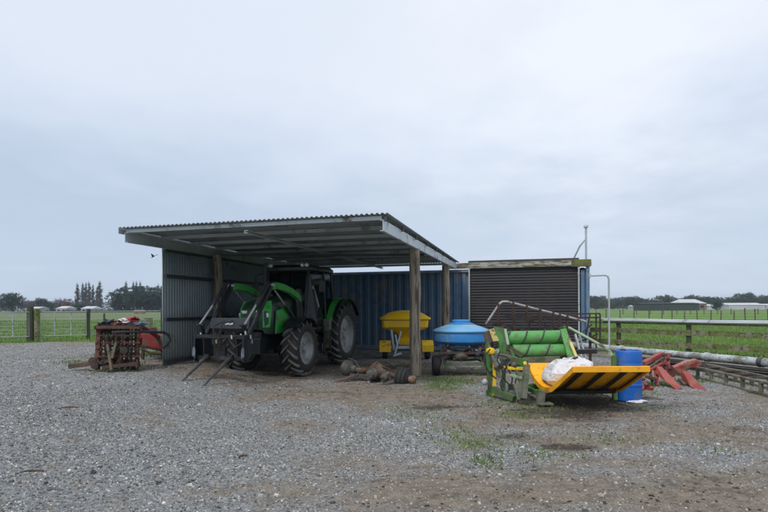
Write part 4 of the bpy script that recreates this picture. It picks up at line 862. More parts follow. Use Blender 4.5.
# white sack on the tray
sk = MB(); c0 = W(568, 371.5, 8.72)
lo = [rloop(.36, .20, .27, .12, 6, c0.x+.02, c0.y), rloop(.42, .26, .34, .14, 6, c0.x, c0.y), rloop(.41, .27, .48, .14, 6, c0.x+.02, c0.y), rloop(.33, .22, .60, .14, 6, c0.x+.05, c0.y+.04), rloop(.20, .13, .665, .1, 6, c0.x+.10, c0.y+.05), rloop(.06, .05, .69, .03, 6, c0.x+.12, c0.y+.05)]
lo2 = []
for i in range(len(lo)-1):
    for k in range(4): lo2.append([a.lerp(b, k/4) for a, b in zip(lo[i], lo[i+1])])
lo2.append(lo[-1]); loft(sk, lo2); sk.rough(.055, 4.5, 3).rough(.035, 10, 8).rough(.014, 24, 5)
so3 = sk.build('plastic_sack', m_sack, None, smooth=False); sub = so3.modifiers.new('s', 'SUBSURF'); sub.levels = 1; sub.render_levels = 1; sub.subdivision_type = 'SIMPLE'
MB().tube([c0+Vector((.02, -.02, .155)), c0+Vector((.08, -.05, .19)), c0+Vector((.14, -.02, .205)), c0+Vector((.19, .02, .19))], [.012, .03, .022, .01], 7).build('mouth_shade', m_blackpipe, so3)  # black piece added for the shaded opening of the sack
tag(so3, 'crumpled white plastic sack lying in the yellow tray', 'sack')
# blue drum
dp = A(628.3, 8.75, 0); dz = g(dp.x, dp.y)
dr = thing('plastic_drum', 'bright blue plastic drum standing behind the right end of the yellow tray', 'drum', (dp.x, dp.y, dz))
rD = .205
MB().lathe([(.001, 0), (rD-.02, 0), (rD, .02), (rD, .25), (rD+.008, .26), (rD+.008, .29), (rD, .30), (rD, .58), (rD+.008, .59), (rD+.008, .62), (rD, .63), (rD, .80), (rD-.012, .83), (rD-.03, .84)], (dp.x, dp.y, dz), n=40).lathe([(.001, .825), (rD-.03, .825), (rD-.03, .84)], (dp.x, dp.y, dz), n=40).build('body', m_drum, dr, smooth=True)
MB().lathe([(.001, .035), (.035, .035), (.04, 0)], (dp.x-.09, dp.y, dz+.825), n=14).build('bung', m_blackpipe, dr, smooth=True)
rg = MB().ball((dp.x+.05, dp.y-.17, dz+.015), (.17, .07, .028), 16, 8, .4, 4); o_r = rg.build('rag', m_sack, None, smooth=True); tag(o_r, 'pale crumpled rag at the foot of the blue drum', 'rag')
# ------------------------------------------------------------------ rusty hay rake behind the feeder
hk = thing('hay_rake', 'rusty hay rake with a bent silver tube above hanging tines', 'hay rake', A(540, 12.5, 0))
DT = 12.3
tub = [W(485.5, 325.5, DT), W(494, 313, DT), W(499.5, 305, DT), W(502.5, 302.8, DT), W(507, 302.8, DT), W(514, 304.5, DT), W(540, 311.5, DT), W(566, 318, DT), W(586, 323.5, DT)]
MB().tube(tub, .028, 10).build('top_tube', MAT('pale worn tube', (.42, .40, .40), (.30, .27, .26), 5, .5, .2, spot=RUST, spot_amt=.3), hk, smooth=True)
for px in (513, 526.5, 540, 553, 559.5, 567, 498):
    if px > 505: yy = 302.8+(px-507)*.262
    else: yy = 306
    t_ = W(px, yy, DT); m = MB(); m.box(t_+Vector((0, -.01, -.01)), (.045, .06, .09)); m.tube([t_, t_+Vector((0, -.03, -.12)), t_+Vector((.02, -.05, -.30)), t_+Vector((-.02, .0, -.52)), t_+Vector((-.06, .10, -.72))], .014, 7); m.bar(t_+Vector((0, 0, -.08)), t_+Vector((-.01, 0, -.38)), .045, .02)
    m.build('tine', m_rustdark, hk)
rb_ = [((505, 316.5), (600, 315.5)), ((507, 319), (600, 319.5)), ((490, 323), (520, 331)), ((497, 321), (516, 335)), ((512, 329), (575, 334)), ((486, 328), (500, 322)), ((520, 318), (560, 333)), ((500, 333), (596, 340)), ((590, 316), (585, 342)), ((596, 315), (596, 350)), ((600, 316), (600, 345)), ((560, 318), (560, 345)), ((545, 318), (545, 334)), ((530, 318), (529, 334)), ((515, 318), (512, 335)), ((583, 334), (592, 326)), ((576, 345), (598, 336))]
for i, (a_, b_) in enumerate(rb_):
    dd = DT+.25+.12*(i % 3); MB().bar(W(*a_, dd), W(*b_, dd-.1), .03 if i > 1 else .025, .035).rough(.006, 7).build('frame_bar', m_rustdark, hk)
for px in (492, 520, 556, 590): MB().bar(A(px, 12.7, .02), W(px, 334, 12.7), .05, .05).build('leg', m_rustdark, hk)
MB().bar(A(488, 12.75, .08), A(598, 12.75, .08), .07, .08).build('skid', m_rustdark, hk)
for px in (572, 579, 583): MB().bar(W(px-4, 336, 11.6), W(px+3, 362, 11.3), .03, .05).build('strut', m_pipe if px > 578 else m_rustdark, hk)
MB().bar(W(597, 353, 11.0), W(576, 353.5, 11.2), .12, .10).build('beam', m_blackpipe, hk, bevel=.01)

# ------------------------------------------------------------------ red plough bodies on the ground
po = A(672, 10.0, 0)
pl = thing('red_plough', 'faded red plough beams and shares lying beside the blue drum', 'plough', (po.x, po.y, 0))
def plank(pts, D_a, D_b, ext, nm, mt=m_red):
    n = len(pts); P = [W(px, py, D_a+(D_b-D_a)*f) for px, py, f in pts]; MB().prism(P, ext).rough(.003, 6).build(nm, mt, pl, bevel=.008)
plank([(656.5, 369, 0), (662, 370, .1), (676, 384, .7), (682.5, 391, 1), (676, 392.5, 1), (665, 384, .5), (655, 376, 0)], 10.2, 9.75, (.05, .12, .0), 'share')
plank([(682, 374, 0), (688, 375, .1), (700, 387, .6), (712, 397.5, 1), (704, 398, 1), (690, 389, .5), (681, 380, 0)], 10.5, 9.45, (.05, .12, 0), 'share')
mb_ = [(672, 380.5, 0), (668, 372, 0), (677, 369, .3), (687, 364.5, .6), (697, 362.5, .9), (701, 364, 1), (701.5, 369, 1), (695, 369.5, .9), (685, 372, .6), (679, 377, .3)]
plank(mb_, 10.7, 11.0, (.02, .16, .01), 'mouldboard', MAT('worn red mouldboard', (.40, .07, .045), (.30, .06, .04), 4, .45, spot=(.35, .22, .17), spot_amt=.4, spot_scale=6))
for a_, b_, w_, mt in (((643, 366, 10.4), (661, 356.5, 10.7), .10, m_red), ((646, 372, 10.3), (664, 360, 10.6), .06, m_oily), ((645, 375, 10.2), (667, 363, 10.5), .05, m_red), ((660, 356, 10.7), (667, 372, 10.6), .11, m_red), ((668, 356, 10.8), (668, 372, 10.7), .06, m_red),
                     ((641, 377, 10.1), (641, 393, 9.7), .10, m_red), ((642, 386, 9.9), (652, 392, 9.7), .09, m_red), ((646, 379, 10.0), (656, 382, 10.1), .07, m_rustred), ((648, 366, 10.5), (652, 384, 10.1), .05, m_rustred), ((655, 368, 10.4), (657, 388, 10.1), .07, m_red), ((670, 369, 10.7), (680, 378, 10.6), .08, m_rustred)):
    MB().bar(W(*a_), W(*b_), w_, w_*.8).rough(.006, 7).build('beam', mt, pl, bevel=.008)
m = MB()
for p_ in ((664, 358), (668, 362), (662, 364), (666, 368), (648, 388), (643, 382)): MB().lathe([(.001, .03), (.03, .03), (.03, -.03)], W(p_[0], p_[1], 10.45 if p_[1] < 375 else 9.75), (0, -1, .2), 6).build('bolt', m_rustdark, pl)

MB().bar(W(680, 382, 10.5), W(686, 388, 10.2), .10, .05).rough(.01, 6).build('coulter', m_timber, pl)

# ------------------------------------------------------------------ right fence, pipes and stacked steel
def fpt(t, z): return Vector((FP.x+FD.x*t, FP.y+FD.y*t, z))
fe = thing('timber_fence', 'mossy timber post and rail fence running right from the container', 'fence', (FP.x, FP.y, 0))
for t in (-3.6, -1.95, .0, 2.38, 4.8, 7.2, 9.6): MB().box(fpt(t, .52), (.12, .12, 1.2), Matrix.Rotation(math.atan2(FD.y, FD.x), 3, 'Z')).rough(.006, 4).build('post', m_dkpost, fe, bevel=.01)
side = Vector((-FD.y, FD.x, 0))*-.08
for z, hgt_ in ((.30, .17), (.71, .17)):
    for t0, t1 in ((-3.7, .02), (.04, 4.82), (4.84, 9.7)):
        k = 6; mm = MB()
        for i in range(k):
            a_ = fpt(t0+(t1-t0)*i/k, z+.012*math.sin(i*2+t0))+side; b_ = fpt(t0+(t1-t0)*(i+1)/k, z+.012*math.sin((i+1)*2+t0))+side; mm.bar(a_, b_, .04, hgt_, up=(0, 0, 1))
        mm.build('rail', m_rail, fe)
MB().bar(fpt(-3.7, .99)+side, fpt(9.7, .99)+side, .04, .06, up=(0, 0, 1)).build('rail', m_rail, fe)
for j, (o1, z, r_) in enumerate(((.0, 1.10, .038), (-.09, 1.06, .034))):
    sd_ = Vector((-FD.y, FD.x, 0))*(-.05+o1); a_ = fpt(-.75 if j == 0 else -.5, z)+sd_; b_ = fpt(9.5, z)+sd_
    o_p = MB().tube([a_.lerp(b_, i/8)+Vector((0, 0, .008*math.sin(i*1.7))) for i in range(9)], r_, 12).build('steel_pipe', m_galv, None, smooth=True)
    tag(o_p, 'long grey steel pipe resting along the top of the timber fence' if j == 0 else 'thinner grey pipe lying just in front of the one on the fence top', 'pipe')
# large pipe
pd = Vector((.355, -.935, 0)).normalized(); pq = W(668, 359.5, 14); pq.z = .30
bp_ = thing('large_pipe', 'fat pale grey irrigation pipe with dark joint collars lying below the fence', 'pipe', (pq.x, pq.y, 0))
MB().tube([pq+pd*t for t in (-4.2, -2, 0, 1.15)], .092, 20).build('pipe_length', m_pipe, bp_, smooth=True)
MB().tube([pq+pd*t for t in (1.15, 2, 3.2, 6.5)], .098, 20).build('pipe_length', m_pipe, bp_, smooth=True)
for t in (1.12, 2.42, -1.6): MB().tube([pq+pd*(t-.05), pq+pd*(t+.05)], .115, 20).build('collar', m_pipe if t < 1.5 else m_girt, bp_, smooth=True)
m_beam = MAT('dark beam', (.035, .035, .036), (.05, .048, .045), 3, .7, .1, spot=(.09, .06, .045), spot_amt=.25, bump=.1)
# dark steel beams under it
for j, (ox, z, px0) in enumerate(((-.30, .09, 0), (-.52, .07, 1), (-.02, .09, 2))):
    s2 = Vector((pd.y, -pd.x, 0))*-1; base_p = pq+s2*0; nx = Vector((-.935, -.355, 0))
    a_ = pq+nx*(-ox)+pd*(-1.2+.3*j); b_ = pq+nx*(-ox)+pd*(6-.2*j); a_.z = b_.z = z
    mm = MB(); mm.bar(a_+Vector((0, 0, .07)), b_+Vector((0, 0, .07)), .12, .015, up=(0, 0, 1)); mm.bar(a_-Vector((0, 0, .055)), b_-Vector((0, 0, .055)), .12, .015, up=(0, 0, 1)); mm.bar(a_+Vector((0, 0, .008)), b_+Vector((0, 0, .008)), .015, .11, up=(0, 0, 1))
    o_b = mm.build('steel_beam', m_beam, None, bevel=.003); tag(o_b, ('dark rusty steel beam lying in front of the fat grey pipe', 'dark steel beam nearest the mossy ladder frame beside the pipe', 'dark steel beam directly beneath the fat grey pipe')[j], 'beam')
lf = thing('ladder_frame', 'long low mossy frame with square openings lying in front of the steel beams', 'frame', (6.8, 11.04, 0))
La = Vector((6.80, 11.9, 0)); Lb = Vector((6.40, 7.4, 0)); ld_ = (Lb-La)
for oy, nm in ((0, 'side_rail'), (.5, 'side_rail')):
    o5 = Vector((oy, 0, 0))
    MB().bar(La+o5+Vector((0, 0, .235)), Lb+o5+Vector((0, 0, .235)), .06, .045, up=(0, 0, 1)).build(nm, m_conc, lf, bevel=.005)
    MB().bar(La+o5+Vector((0, 0, .03)), Lb+o5+Vector((0, 0, .03)), .06, .05, up=(0, 0, 1)).build(nm, m_conc, lf, bevel=.005)
    for i in range(9): MB().box(La+o5+ld_*((i+.1)/8.3)+Vector((0, 0, .134)), (.05, .06, .155)).build('upright', m_conc, lf)
for i in range(9): MB().bar(La+ld_*((i+.1)/8.3)+Vector((.03, 0, .232)), La+ld_*((i+.1)/8.3)+Vector((.47, 0, .232)), .04, .03).build('crosspiece', m_darksteel, lf)

# ------------------------------------------------------------------ far paddock wire fences on the right
m_fp = MAT('grey post', (.12,.10,.08), None, 3, .9)
wf = thing('wire_fence', 'distant post and wire fence crossing the right paddock', 'fence', A(680, 56, 0))
a0 = A(596, 62, 0); b0 = A(800, 50, 0)
for i, px in enumerate((606, 620, 634, 649, 662, 672, 684.5, 697, 711, 721, 734, 745, 755, 768, 782, 796)):
    D_p = 62-(px-596)*.055+random.uniform(-.5, .5); h_ = 1.05+.35*random.random(); MB().box(A(px, D_p, h_/2), (.09, .09, h_), Matrix.Rotation(random.uniform(-.04, .04), 3, 'Y')).build('post', m_fp, wf)
m = MB()
for z in (.35, .65, .95): m.bar(A(590, 62.3, z), A(800, 50.8, z), .012, .012)
m.build('wire', m_galv, wf)
wf2 = thing('wire_fence', 'farther line of thin fence posts near the pale glasshouses', 'fence', A(700, 105, 0))
for i in range(14): px = 596+i*13.5; MB().box(A(px, 108-i*.6, .55), (.12, .12, 1.1)).build('post', m_fp, wf2)

# ------------------------------------------------------------------ left gates and fence
GZ = .27
def gate(p0, p1, label, wires=True):
    p0 = Vector(p0); p1 = Vector(p1); gt = thing('farm_gate', label, 'gate', (p0.x, p0.y, GZ)); z0, z1 = GZ+.20, GZ+1.18
    a_, b_ = Vector((p0.x, p0.y, 0)), Vector((p1.x, p1.y, 0))
    def P_(f, z): v = a_.lerp(b_, f); v.z = z; return v
    m = MB(); m.tube([P_(0, z0), P_(0, z1), P_(1, z1), P_(1, z0), P_(0, z0)], .024, 8); m.build('frame', MAT('gate pipe', (.30, .34, .33), (.24, .27, .27), 4, .5), gt, smooth=True)
    for f in (.33, .67): MB().tube([P_(f, z0), P_(f, z1)], .02, 8).build('upright', m_pipe, gt, smooth=True)
    m = MB()
    for k in range(1, 7): m.tube([P_(0, z0+(z1-z0)*k/7), P_(1, z0+(z1-z0)*k/7)], .004, 4)
    for k in range(1, 26): m.tube([P_(k/26, z0), P_(k/26, z1)], .003, 4)
    m.build('mesh', m_galv, gt)
gate(A(-22, 20.2, 0), A(29, 21.0, 0), 'pipe and mesh farm gate at the far left edge')
gate(A(38.5, 21.3, 0), A(86.5, 22.0, 0), 'pipe and mesh farm gate between the mossy post and the dark post')
gate(A(89.5, 22.2, 0), A(161, 26.0, 0), 'long pipe and mesh gate ending beside the shed wall')
for px, D_p, wd, h_, mt, lb in ((30, 21.1, .24, 1.42, m_dkpost, 'thick grey gate post at the end of the leftmost gate'), (36.8, 21.2, .22, 1.3, m_rail, 'thick mossy green gate post beside the grey one'), (88, 22.1, .15, 1.3, m_dkpost, 'thin dark gate post between the two right-hand gates'), (162, 26.0, .13, 1.32, m_dkpost, 'dark fence post seen next to the edge of the shed wall'), (104, 30, .12, 1.05, m_dkpost, 'slim grey post standing in the grass behind the gates'), (148, 31.5, .5, .75, m_rail, 'squat wooden stump post in the grass behind the red implement')):
    p_ = A(px, D_p, GZ); o_ = MB().tube([p_-Vector((0, 0, .1)), p_+Vector((0, 0, h_*.5)), p_+Vector((.01, 0, h_))], wd/2, 12).rough(.012, 4).build('fence_post', mt, None, smooth=True); tag(o_, lb, 'post')

# ------------------------------------------------------------------ left scrap: harrow, timber, pipe, red implement
hz0 = .25
ho0 = A(118, 10.9, 0)
hr = thing('harrow_frame', 'rusty red harrow frame with square bars standing on edge beside the shed', 'harrow', (ho0.x, ho0.y, 0))
Dh = 10.9
for px in (98, 107, 116, 122, 131, 138): MB().bar(W(px+1, 322+(px-98)*.05, Dh+.2), W(px-1, 367, Dh-.05), .045 if px not in (98,) else .10, .05).rough(.01, 6).build('upright_bar', m_rustred if px % 2 == 0 else m_rustdark, hr, bevel=.006)
for i, yy in enumerate((325, 333, 340, 347, 354, 363)): MB().bar(W(96, yy, Dh-.04), W(140, yy+.5, Dh-.04), .04, .05 if i in (0, 5) else .03).rough(.012, 6, i).build('cross_bar', m_rustdark if i % 2 else m_rustred, hr, bevel=.005)
MB().bar(W(96, 325, Dh+.6), W(141, 324.5, Dh+.6), .08, .08).bar(W(96, 325, Dh-.05), W(97, 325, Dh+.6), .07, .07).bar(W(140, 325, Dh-.05), W(141, 325, Dh+.6), .07, .07).bar(W(98, 363, Dh), W(99, 352, Dh+.6), .06, .06).bar(W(137, 364, Dh), W(138, 352, Dh+.6), .06, .06).build('back_frame', m_rustdark, hr)
for i, px in enumerate((101, 104.5, 110, 113, 119, 125, 128, 134.5)): MB().bar(W(px+1, 326, Dh+.35), W(px-1+2*(i % 2), 362, Dh+.30), .04, .04).rough(.015, 5, i).build('upright_bar', m_rustdark, hr)
for i, yy in enumerate((329, 336.5, 343.5, 351, 358)): MB().bar(W(98, yy, Dh+.32), W(139, yy+.6, Dh+.32), .05, .055).rough(.015, 5, i+9).build('cross_bar', m_rustdark, hr)
for i in range(9):
    px = random.uniform(99, 138); c1_ = W(px, random.uniform(352, 365), Dh-.1+.3*random.random()); MB().ball(c1_, (.09, .07, .05), 10, 7, .7, 3, i).build('mud_clod', m_rustdark, hr, smooth=True)
for i in range(46):
    px = random.uniform(98, 139); py = random.uniform(330, 364); a_ = W(px, py, Dh-.08); MB().tube([a_, a_+Vector((random.uniform(-.04, .04), -.12, random.uniform(-.10, .03)))], [.016, .006], 6).build('tine', m_rustdark, hr)
for px, py in ((92.5, 358), (94.5, 363), (112, 352), (124, 348)): MB().lathe([(.001, -.04), (.07, -.03), (.075, .03), (.001, .04)], W(px, py, Dh-.15), (.2, -1, .1), 12).build('hub', m_rustdark, hr, smooth=True)
MB().bar(W(108, 342, Dh-.1), W(112, 368, Dh-.25), .05, .07).bar(W(116, 340, Dh-.1), W(112, 356, Dh-.2), .05, .05).rough(.01, 7).build('drawbar', MAT('muddy brown bar', (.15, .11, .07), None, 6, .85, spot=(.1, .11, .06)), hr)
MB().bar(W(103, 365, Dh-.2), W(139, 361, Dh-.2), .09, .07).rough(.012, 5).build('skid', m_rustdark, hr)
tb_ = MB().bar(W(68.5, 363.5, 10.95), W(94, 360.5, 11.0), .10, .09).bar(W(94, 360.5, 11.0), W(97, 360, 11.02), .08, .08).rough(.012, 5); tag(tb_.build('wooden_beam', m_timber, None, bevel=.01), 'short brown wooden beam lying at the left foot of the harrow', 'beam')
tag(MB().tube([W(112, 330.2, 10.55), W(130, 329.6, 10.75), W(152, 329.8, 11.1), W(163.5, 330.5, 11.3), W(168.5, 333, 11.4), W(170, 338, 11.4), W(167, 343, 11.4), W(163, 346, 11.4)], .03, 10).build('black_hose', m_blackpipe, None, smooth=True), 'thick black hose laid across the top of the harrow', 'hose')
rd0 = A(150, 13.2, 0)
rm = thing('red_mower', 'bright red farm implement behind the harrow next to the shed wall', 'implement', (rd0.x, rd0.y, 0))
MB().prism([W(142, 331, 13.2), W(152, 331.5, 13.2), W(164.5, 340, 13.2), W(167, 349, 13.2), W(158, 348, 13.2), W(146, 346, 13.2), W(141, 343, 13.2)], (.1, .9, 0)).build('cover', m_red2, rm, bevel=.04)
MB().prism([W(136, 326, 13.4), W(148, 325.5, 13.4), W(150, 332, 13.4), W(141, 336, 13.4), W(137, 345, 13.4)], (.0, .5, 0)).build('guard', m_red2, rm, bevel=.02)
MB().bar(W(140, 344, 13.1), W(166, 349, 13.1), .06, .06).bar(W(143, 345, 13.3), A(142.5, 13.3, .25), .06, .06).bar(W(162, 347, 13.3), A(163, 13.3, .25), .06, .06).build('frame', m_rustdark, rm)
MB().box(W(158, 337, 13.17), (.25, .02, .12), Matrix.Rotation(R(25), 3, 'Y')).build('decal', MAT('pale decal', (.6, .5, .45), None, 8, .5), rm)
MB().tube([W(133, 323.5, 11.6), W(142, 325, 11.8), W(151, 330, 12.2), W(158, 335, 12.6)], .055, 12).build('arm', m_red2, rm, smooth=True)
MB().prism([W(140, 330, 12.6), W(148, 329, 12.6), W(157, 335, 12.6), W(163, 343, 12.6), W(164, 349, 12.6), W(154, 347.5, 12.6), W(143, 345, 12.6)], (.05, .35, 0)).build('cover', m_red2, rm, bevel=.05)
MB().tube([W(142, 347, 12.5), W(150, 351, 12.5), W(164, 352, 12.5)], .03, 8).build('frame', m_rustdark, rm, smooth=True)
# jumble on top of the harrow
for i, (px, py, w_, h_, mt, nm, lb, ct) in enumerate(((107, 322.0, .34, .10, m_blackpipe, 'engine_part', 'black lumpy engine part on the left of the harrow top', 'engine part'),
        (121, 320.8, .30, .07, m_rustred, 'bent_bracket', 'rusty bent bracket heaped in the middle of the harrow top', 'bracket'), (129, 319.0, .34, .06, m_sack, 'pale_cloth', 'pale crumpled cloth over the harrow top', 'cloth'), (133, 317.2, .24, .05, m_redp, 'red_cloth', 'bright red rag crowning the heap on the harrow', 'rag'), (138, 322, .30, .06, MAT('blue grey plastic', (.16, .20, .26), None, 5, .6), 'plastic_sheet', 'blue grey plastic sheet on the right of the harrow top', 'plastic sheet'))):
    c0 = W(px, py, 11.15); o_ = MB().ball(c0, (w_/2, .16, h_), 18, 10, .9, 2.2, i*3.7).rough(.02, 12, i).build(nm, mt, None, smooth=True); tag(o_, lb, ct)
MB_ = MB().bar(W(106, 323, 11.15), W(141, 323, 11.2), .5, .03).bar(W(108, 324.6, 11.15), W(139, 324.6, 11.2), .4, .03); o_ = MB_.build('scrap_plank', m_rustdark, None); tag(o_, 'dark plank across the harrow top under the heap of rags', 'plank')

# small litter on the yard
for px, py, l_, an, lb in ((31, 468.5, .19, .1, 'thin dark stick on the bluish gravel at lower left'), (68, 405, .26, .2, 'dark twig on the gravel left of the shed'), (242, 455, .10, .8, 'short dark chip of wood on the gravel in the middle foreground')):
    D_s = EYE*F/(py-hz(px)); c0 = A(px, D_s, 0); zz = g(c0.x, c0.y)+.012; D_s = (EYE-zz)*F/(py-hz(px)); c0 = A(px, D_s, zz); d_ = Vector((math.cos(an), math.sin(an), .03))*l_/2
    tag(MB().tube([c0-d_, c0-d_*.2+Vector((0, .01, .008)), c0+d_], [.006, .011, .007], 6).build('stick', m_timber, None, smooth=True), lb, 'stick')

# ------------------------------------------------------------------ trees and far buildings
def crown(name, parts, nleaf, leaf, mat, root, seed=0):
    r_ = np.random.default_rng(seed); V = []
    tot = sum(p[3] for p in parts)
    for (c0, rad, k_, wgt) in parts:
        n_l = int(nleaf*wgt/tot); nc = max(10, n_l//22)
        d = r_.normal(size=(nc, 3)); d /= np.linalg.norm(d, axis=1)[:, None]; rr = r_.random(nc)**.38*(1+.25*(r_.random(nc)-.5))
        cc = np.array(c0)+d*rr[:, None]*np.array(rad)
        ii = r_.integers(0, nc, n_l); pos = cc[ii]+r_.normal(size=(n_l, 3))*leaf*k_
        a = r_.normal(size=(n_l, 3)); a /= np.linalg.norm(a, axis=1)[:, None]; b = r_.normal(size=(n_l, 3)); b -= a*(a*b).sum(1)[:, None]; b /= np.linalg.norm(b, axis=1)[:, None]
        s = leaf*(.6+.8*r_.random(n_l))[:, None]
        V.append(np.stack([pos-a*s*.5, pos+a*s*.5, pos+b*s*.9], 1))
    V = np.concatenate(V).reshape(-1, 3); T = np.arange(len(V)).reshape(-1, 3)
    o = npmesh(name, V, T, 3, mat); o.parent = root; return o
def trunk(root, h, r, limbs, mat=m_bark, seed=0):
    random.seed(seed); m = MB(); m.tube([(0, 0, -.5), (.05, 0, h*.35), (-.05, .05, h*.7), (0, 0, h)], [r*1.3, r, r*.7, r*.2], 8)
    for i in range(limbs):
        a = random.random()*2*PI; z = h*random.uniform(.3, .75); l = h*random.uniform(.2, .4); m.tube([(0, 0, z), (math.cos(a)*l*.5, math.sin(a)*l*.5, z+l*.35), (math.cos(a)*l, math.sin(a)*l, z+l*.8)], [r*.5, r*.3, r*.08], 5)
    m.build('trunk', mat, root, smooth=True)
def tree(name, label, kind, loc, h, w, seed, group=None, scale=1):
    t = thing(name, label, 'tree', loc, 0, group, world=False)
    if kind == 'round': trunk(t, h*.7, h*.03, 6, seed=seed); rp_ = random.Random(seed); crown('crown', [((rp_.uniform(-.3, .3)*w, rp_.uniform(-.3, .3)*w, h*rp_.uniform(.38, .72)), (w*rp_.uniform(.28, .42), w*rp_.uniform(.28, .42), h*rp_.uniform(.16, .27)), .8, 1) for _ in range(8)]+[((0, 0, h*.5), (w*.42, w*.42, h*.38), .8, 2), ((0, 0, h*.22), (w*.44, w*.44, h*.22), .8, 1.5)], 9000, h*.034, m_leafD, t, seed)
    elif kind == 'mixed': trunk(t, h*.75, h*.025, 7, seed=seed); rp_ = random.Random(seed); crown('crown', [((rp_.uniform(-.35, .35)*w, rp_.uniform(-.3, .3)*w, h*rp_.uniform(.45, .82)), (w*rp_.uniform(.2, .3), w*.25, h*rp_.uniform(.1, .18)), .9, 1) for _ in range(9)]+[((0, 0, h*.3), (w*.42, w*.42, h*.3), .9, 3)], 8000, h*.034, m_leafM, t, seed)
    elif kind == 'poplar':
        trunk(t, h*.98, h*.012, 0, seed=seed); crown('crown', [((0, 0, h*.16+h*.8*f), (w*.42*math.sin(PI*(f*.80+.17))**.6, w*.42*math.sin(PI*(f*.80+.17))**.6, h*.10), .8, math.sin(PI*(f*.80+.17))+.1) for f in np.linspace(0, 1, 12)], 4200, h*.019, m_leafP, t, seed)
    elif kind in ('bare', 'russet'):
        trunk(t, h*.8, h*.02, 12, seed=seed); crown('crown', [((0, 0, h*.62), (w*.48, w*.48, h*.36), 1.2, 1)], 1500 if kind == 'bare' else 2200, h*.035, m_leafB if kind == 'bare' else m_leafR, t, seed)
    return t
random.seed(11)
def put(px, D): return (((px-384)/F*D), D, 0)
gD = 'dark trees of the distant right-hand tree line'
protos = [tree('broadleaf_tree', 'dark green tree in the distant tree line beyond the right paddock', 'mixed', put(596, 395), 11, 14, 3, gD), tree('broadleaf_tree', 'dark green tree in the distant tree line beyond the right paddock', 'round', put(612, 390), 9.5, 13, 4, gD), tree('broadleaf_tree', 'dark green tree in the distant tree line beyond the right paddock', 'mixed', put(630, 392), 10, 15, 5, gD)]
px = 470
rr3 = random.Random(5)
while px < 960:
    px += rr3.uniform(5.5, 9.5); pr_ = rr3.choice(protos); sc = rr3.uniform(.72, 1.12); D_t = rr3.uniform(370, 420)
    dup(pr_, put(px, D_t), rr3.uniform(0, 6), (sc*1.1, sc*1.1, sc*rr3.uniform(.85, 1.1)))
# left: poplars
gp_ = 'row of tall poplars on the left horizon'; pop = None
for px, top, w_ in ((77.5, 281.5, 3.2), (83, 281.5, 3.2), (86, 280.5, 2.6), (89.3, 280.5, 3.0), (93, 282.5, 2.6), (97, 285, 2.4), (99.6, 279.8, 3.8), (126, 280, 3.6), (133.3, 280, 2.6), (136.5, 280, 2.6), (140.5, 280, 2.8), (158.5, 283, 2.6)):
    h_ = EYE+(hz(px)-top)/F*390
    if pop is None: pop = tree('poplar_tree', 'tall slender grey poplar in the row on the left horizon', 'poplar', put(px, 390), h_, 4.2, 21, gp_); hp0 = h_
    else: dup(pop, put(px, 390+random.uniform(-4, 4)), random.random()*6, (w_/3.2, w_/3.2, h_/hp0))
# left: macrocarpa mass beside the shed wall, round tree, small ones
mac = tree('evergreen_tree', 'broad dark evergreen left of the shed wall, leftmost of the dense clump', 'round', put(124, 262), 13.6, 11, 31)
dup(mac, put(134, 258), 2, (1.05, 1.05, 1.05), 'broad dark evergreen in the middle of the dense clump left of the shed'); dup(mac, put(147, 262), 4, (1.1, 1.1, 1.05), 'broad dark evergreen nearest the shed wall in the dense clump'); dup(mac, put(158, 265), 1, (1.1, 1.1, 1.05), 'broad dark evergreen half hidden by the shed wall edge'); dup(mac, put(117.5, 268), 3, (.6, .6, .62), 'small dark evergreen at the left end of the dense clump')
rt = tree('round_tree', 'rounded dark green tree at the far left of the horizon', 'round', put(12, 262), 11, 11, 33)
dup(rt, put(40, 300), 2, (.7, .7, .82), 'smaller rounded dark tree left of the white roofed farmhouse'); dup(rt, put(50, 330), 4, (.7, .7, .62), 'low dark bush right of the smaller rounded tree'); dup(rt, put(-4, 300), 5, (.9, .9, .75), 'dark tree cut off by the left edge of the picture')
dup(rt, put(80, 300), 1, (1.2, 1.0, .50), 'low dark shrubs beneath the poplars'); dup(rt, put(91, 302), 2, (1.2, 1.0, .46), 'low dark shrubs beneath the right-hand poplars')
bt = tree('bare_tree', 'bare winter tree left of the russet tree on the left horizon', 'bare', put(60, 330), 9, 8, 41); 
for i, (px, s_) in enumerate(((24, .9), (28, 1.0), (33, .95), (45, .7), (58, .85))): dup(bt, put(px, 335+i*3), i, (s_, s_, s_*.9), ('bare grey tree just right of the rounded left tree', 'second bare grey tree from the rounded left tree', 'third bare grey tree, close to the low white roof', 'small bare tree above the low white roof', 'bare tree behind the white roofed farmhouse')[i])
ru = tree('russet_tree', 'reddish brown tree behind the white roofed farmhouse', 'russet', put(67, 320), 8.2, 8, 45)
fw = thing('far_trees', 'low blue-grey belt of far trees along the whole horizon', 'tree belt', (0, 700, 0), world=False); fw['kind'] = 'stuff'
bpy.data.objects.remove(fw)
V = []; r_ = np.random.default_rng(9); nb = 60000
xx = (r_.random(nb)*2-1)*900; yy = 560+r_.random(nb)*40; top_ = 6+5*fbm(xx*.02, xx*.0+3)+3*vnoise(xx*.11, xx*0); zz_ = r_.random(nb)**.8*top_
a = r_.normal(size=(nb, 3)); b = r_.normal(size=(nb, 3)); a /= np.linalg.norm(a, axis=1)[:, None]; b /= np.linalg.norm(b, axis=1)[:, None]; P = np.stack([xx, yy, zz_], 1); V = np.stack([P-a*.7, P+a*.7, P+b*1.3], 1).reshape(-1, 3)
tag(npmesh('far_wood', V, np.arange(len(V)).reshape(-1, 3), 3, m_leafM), 'far belt of trees along the whole horizon', 'trees', kind='stuff')
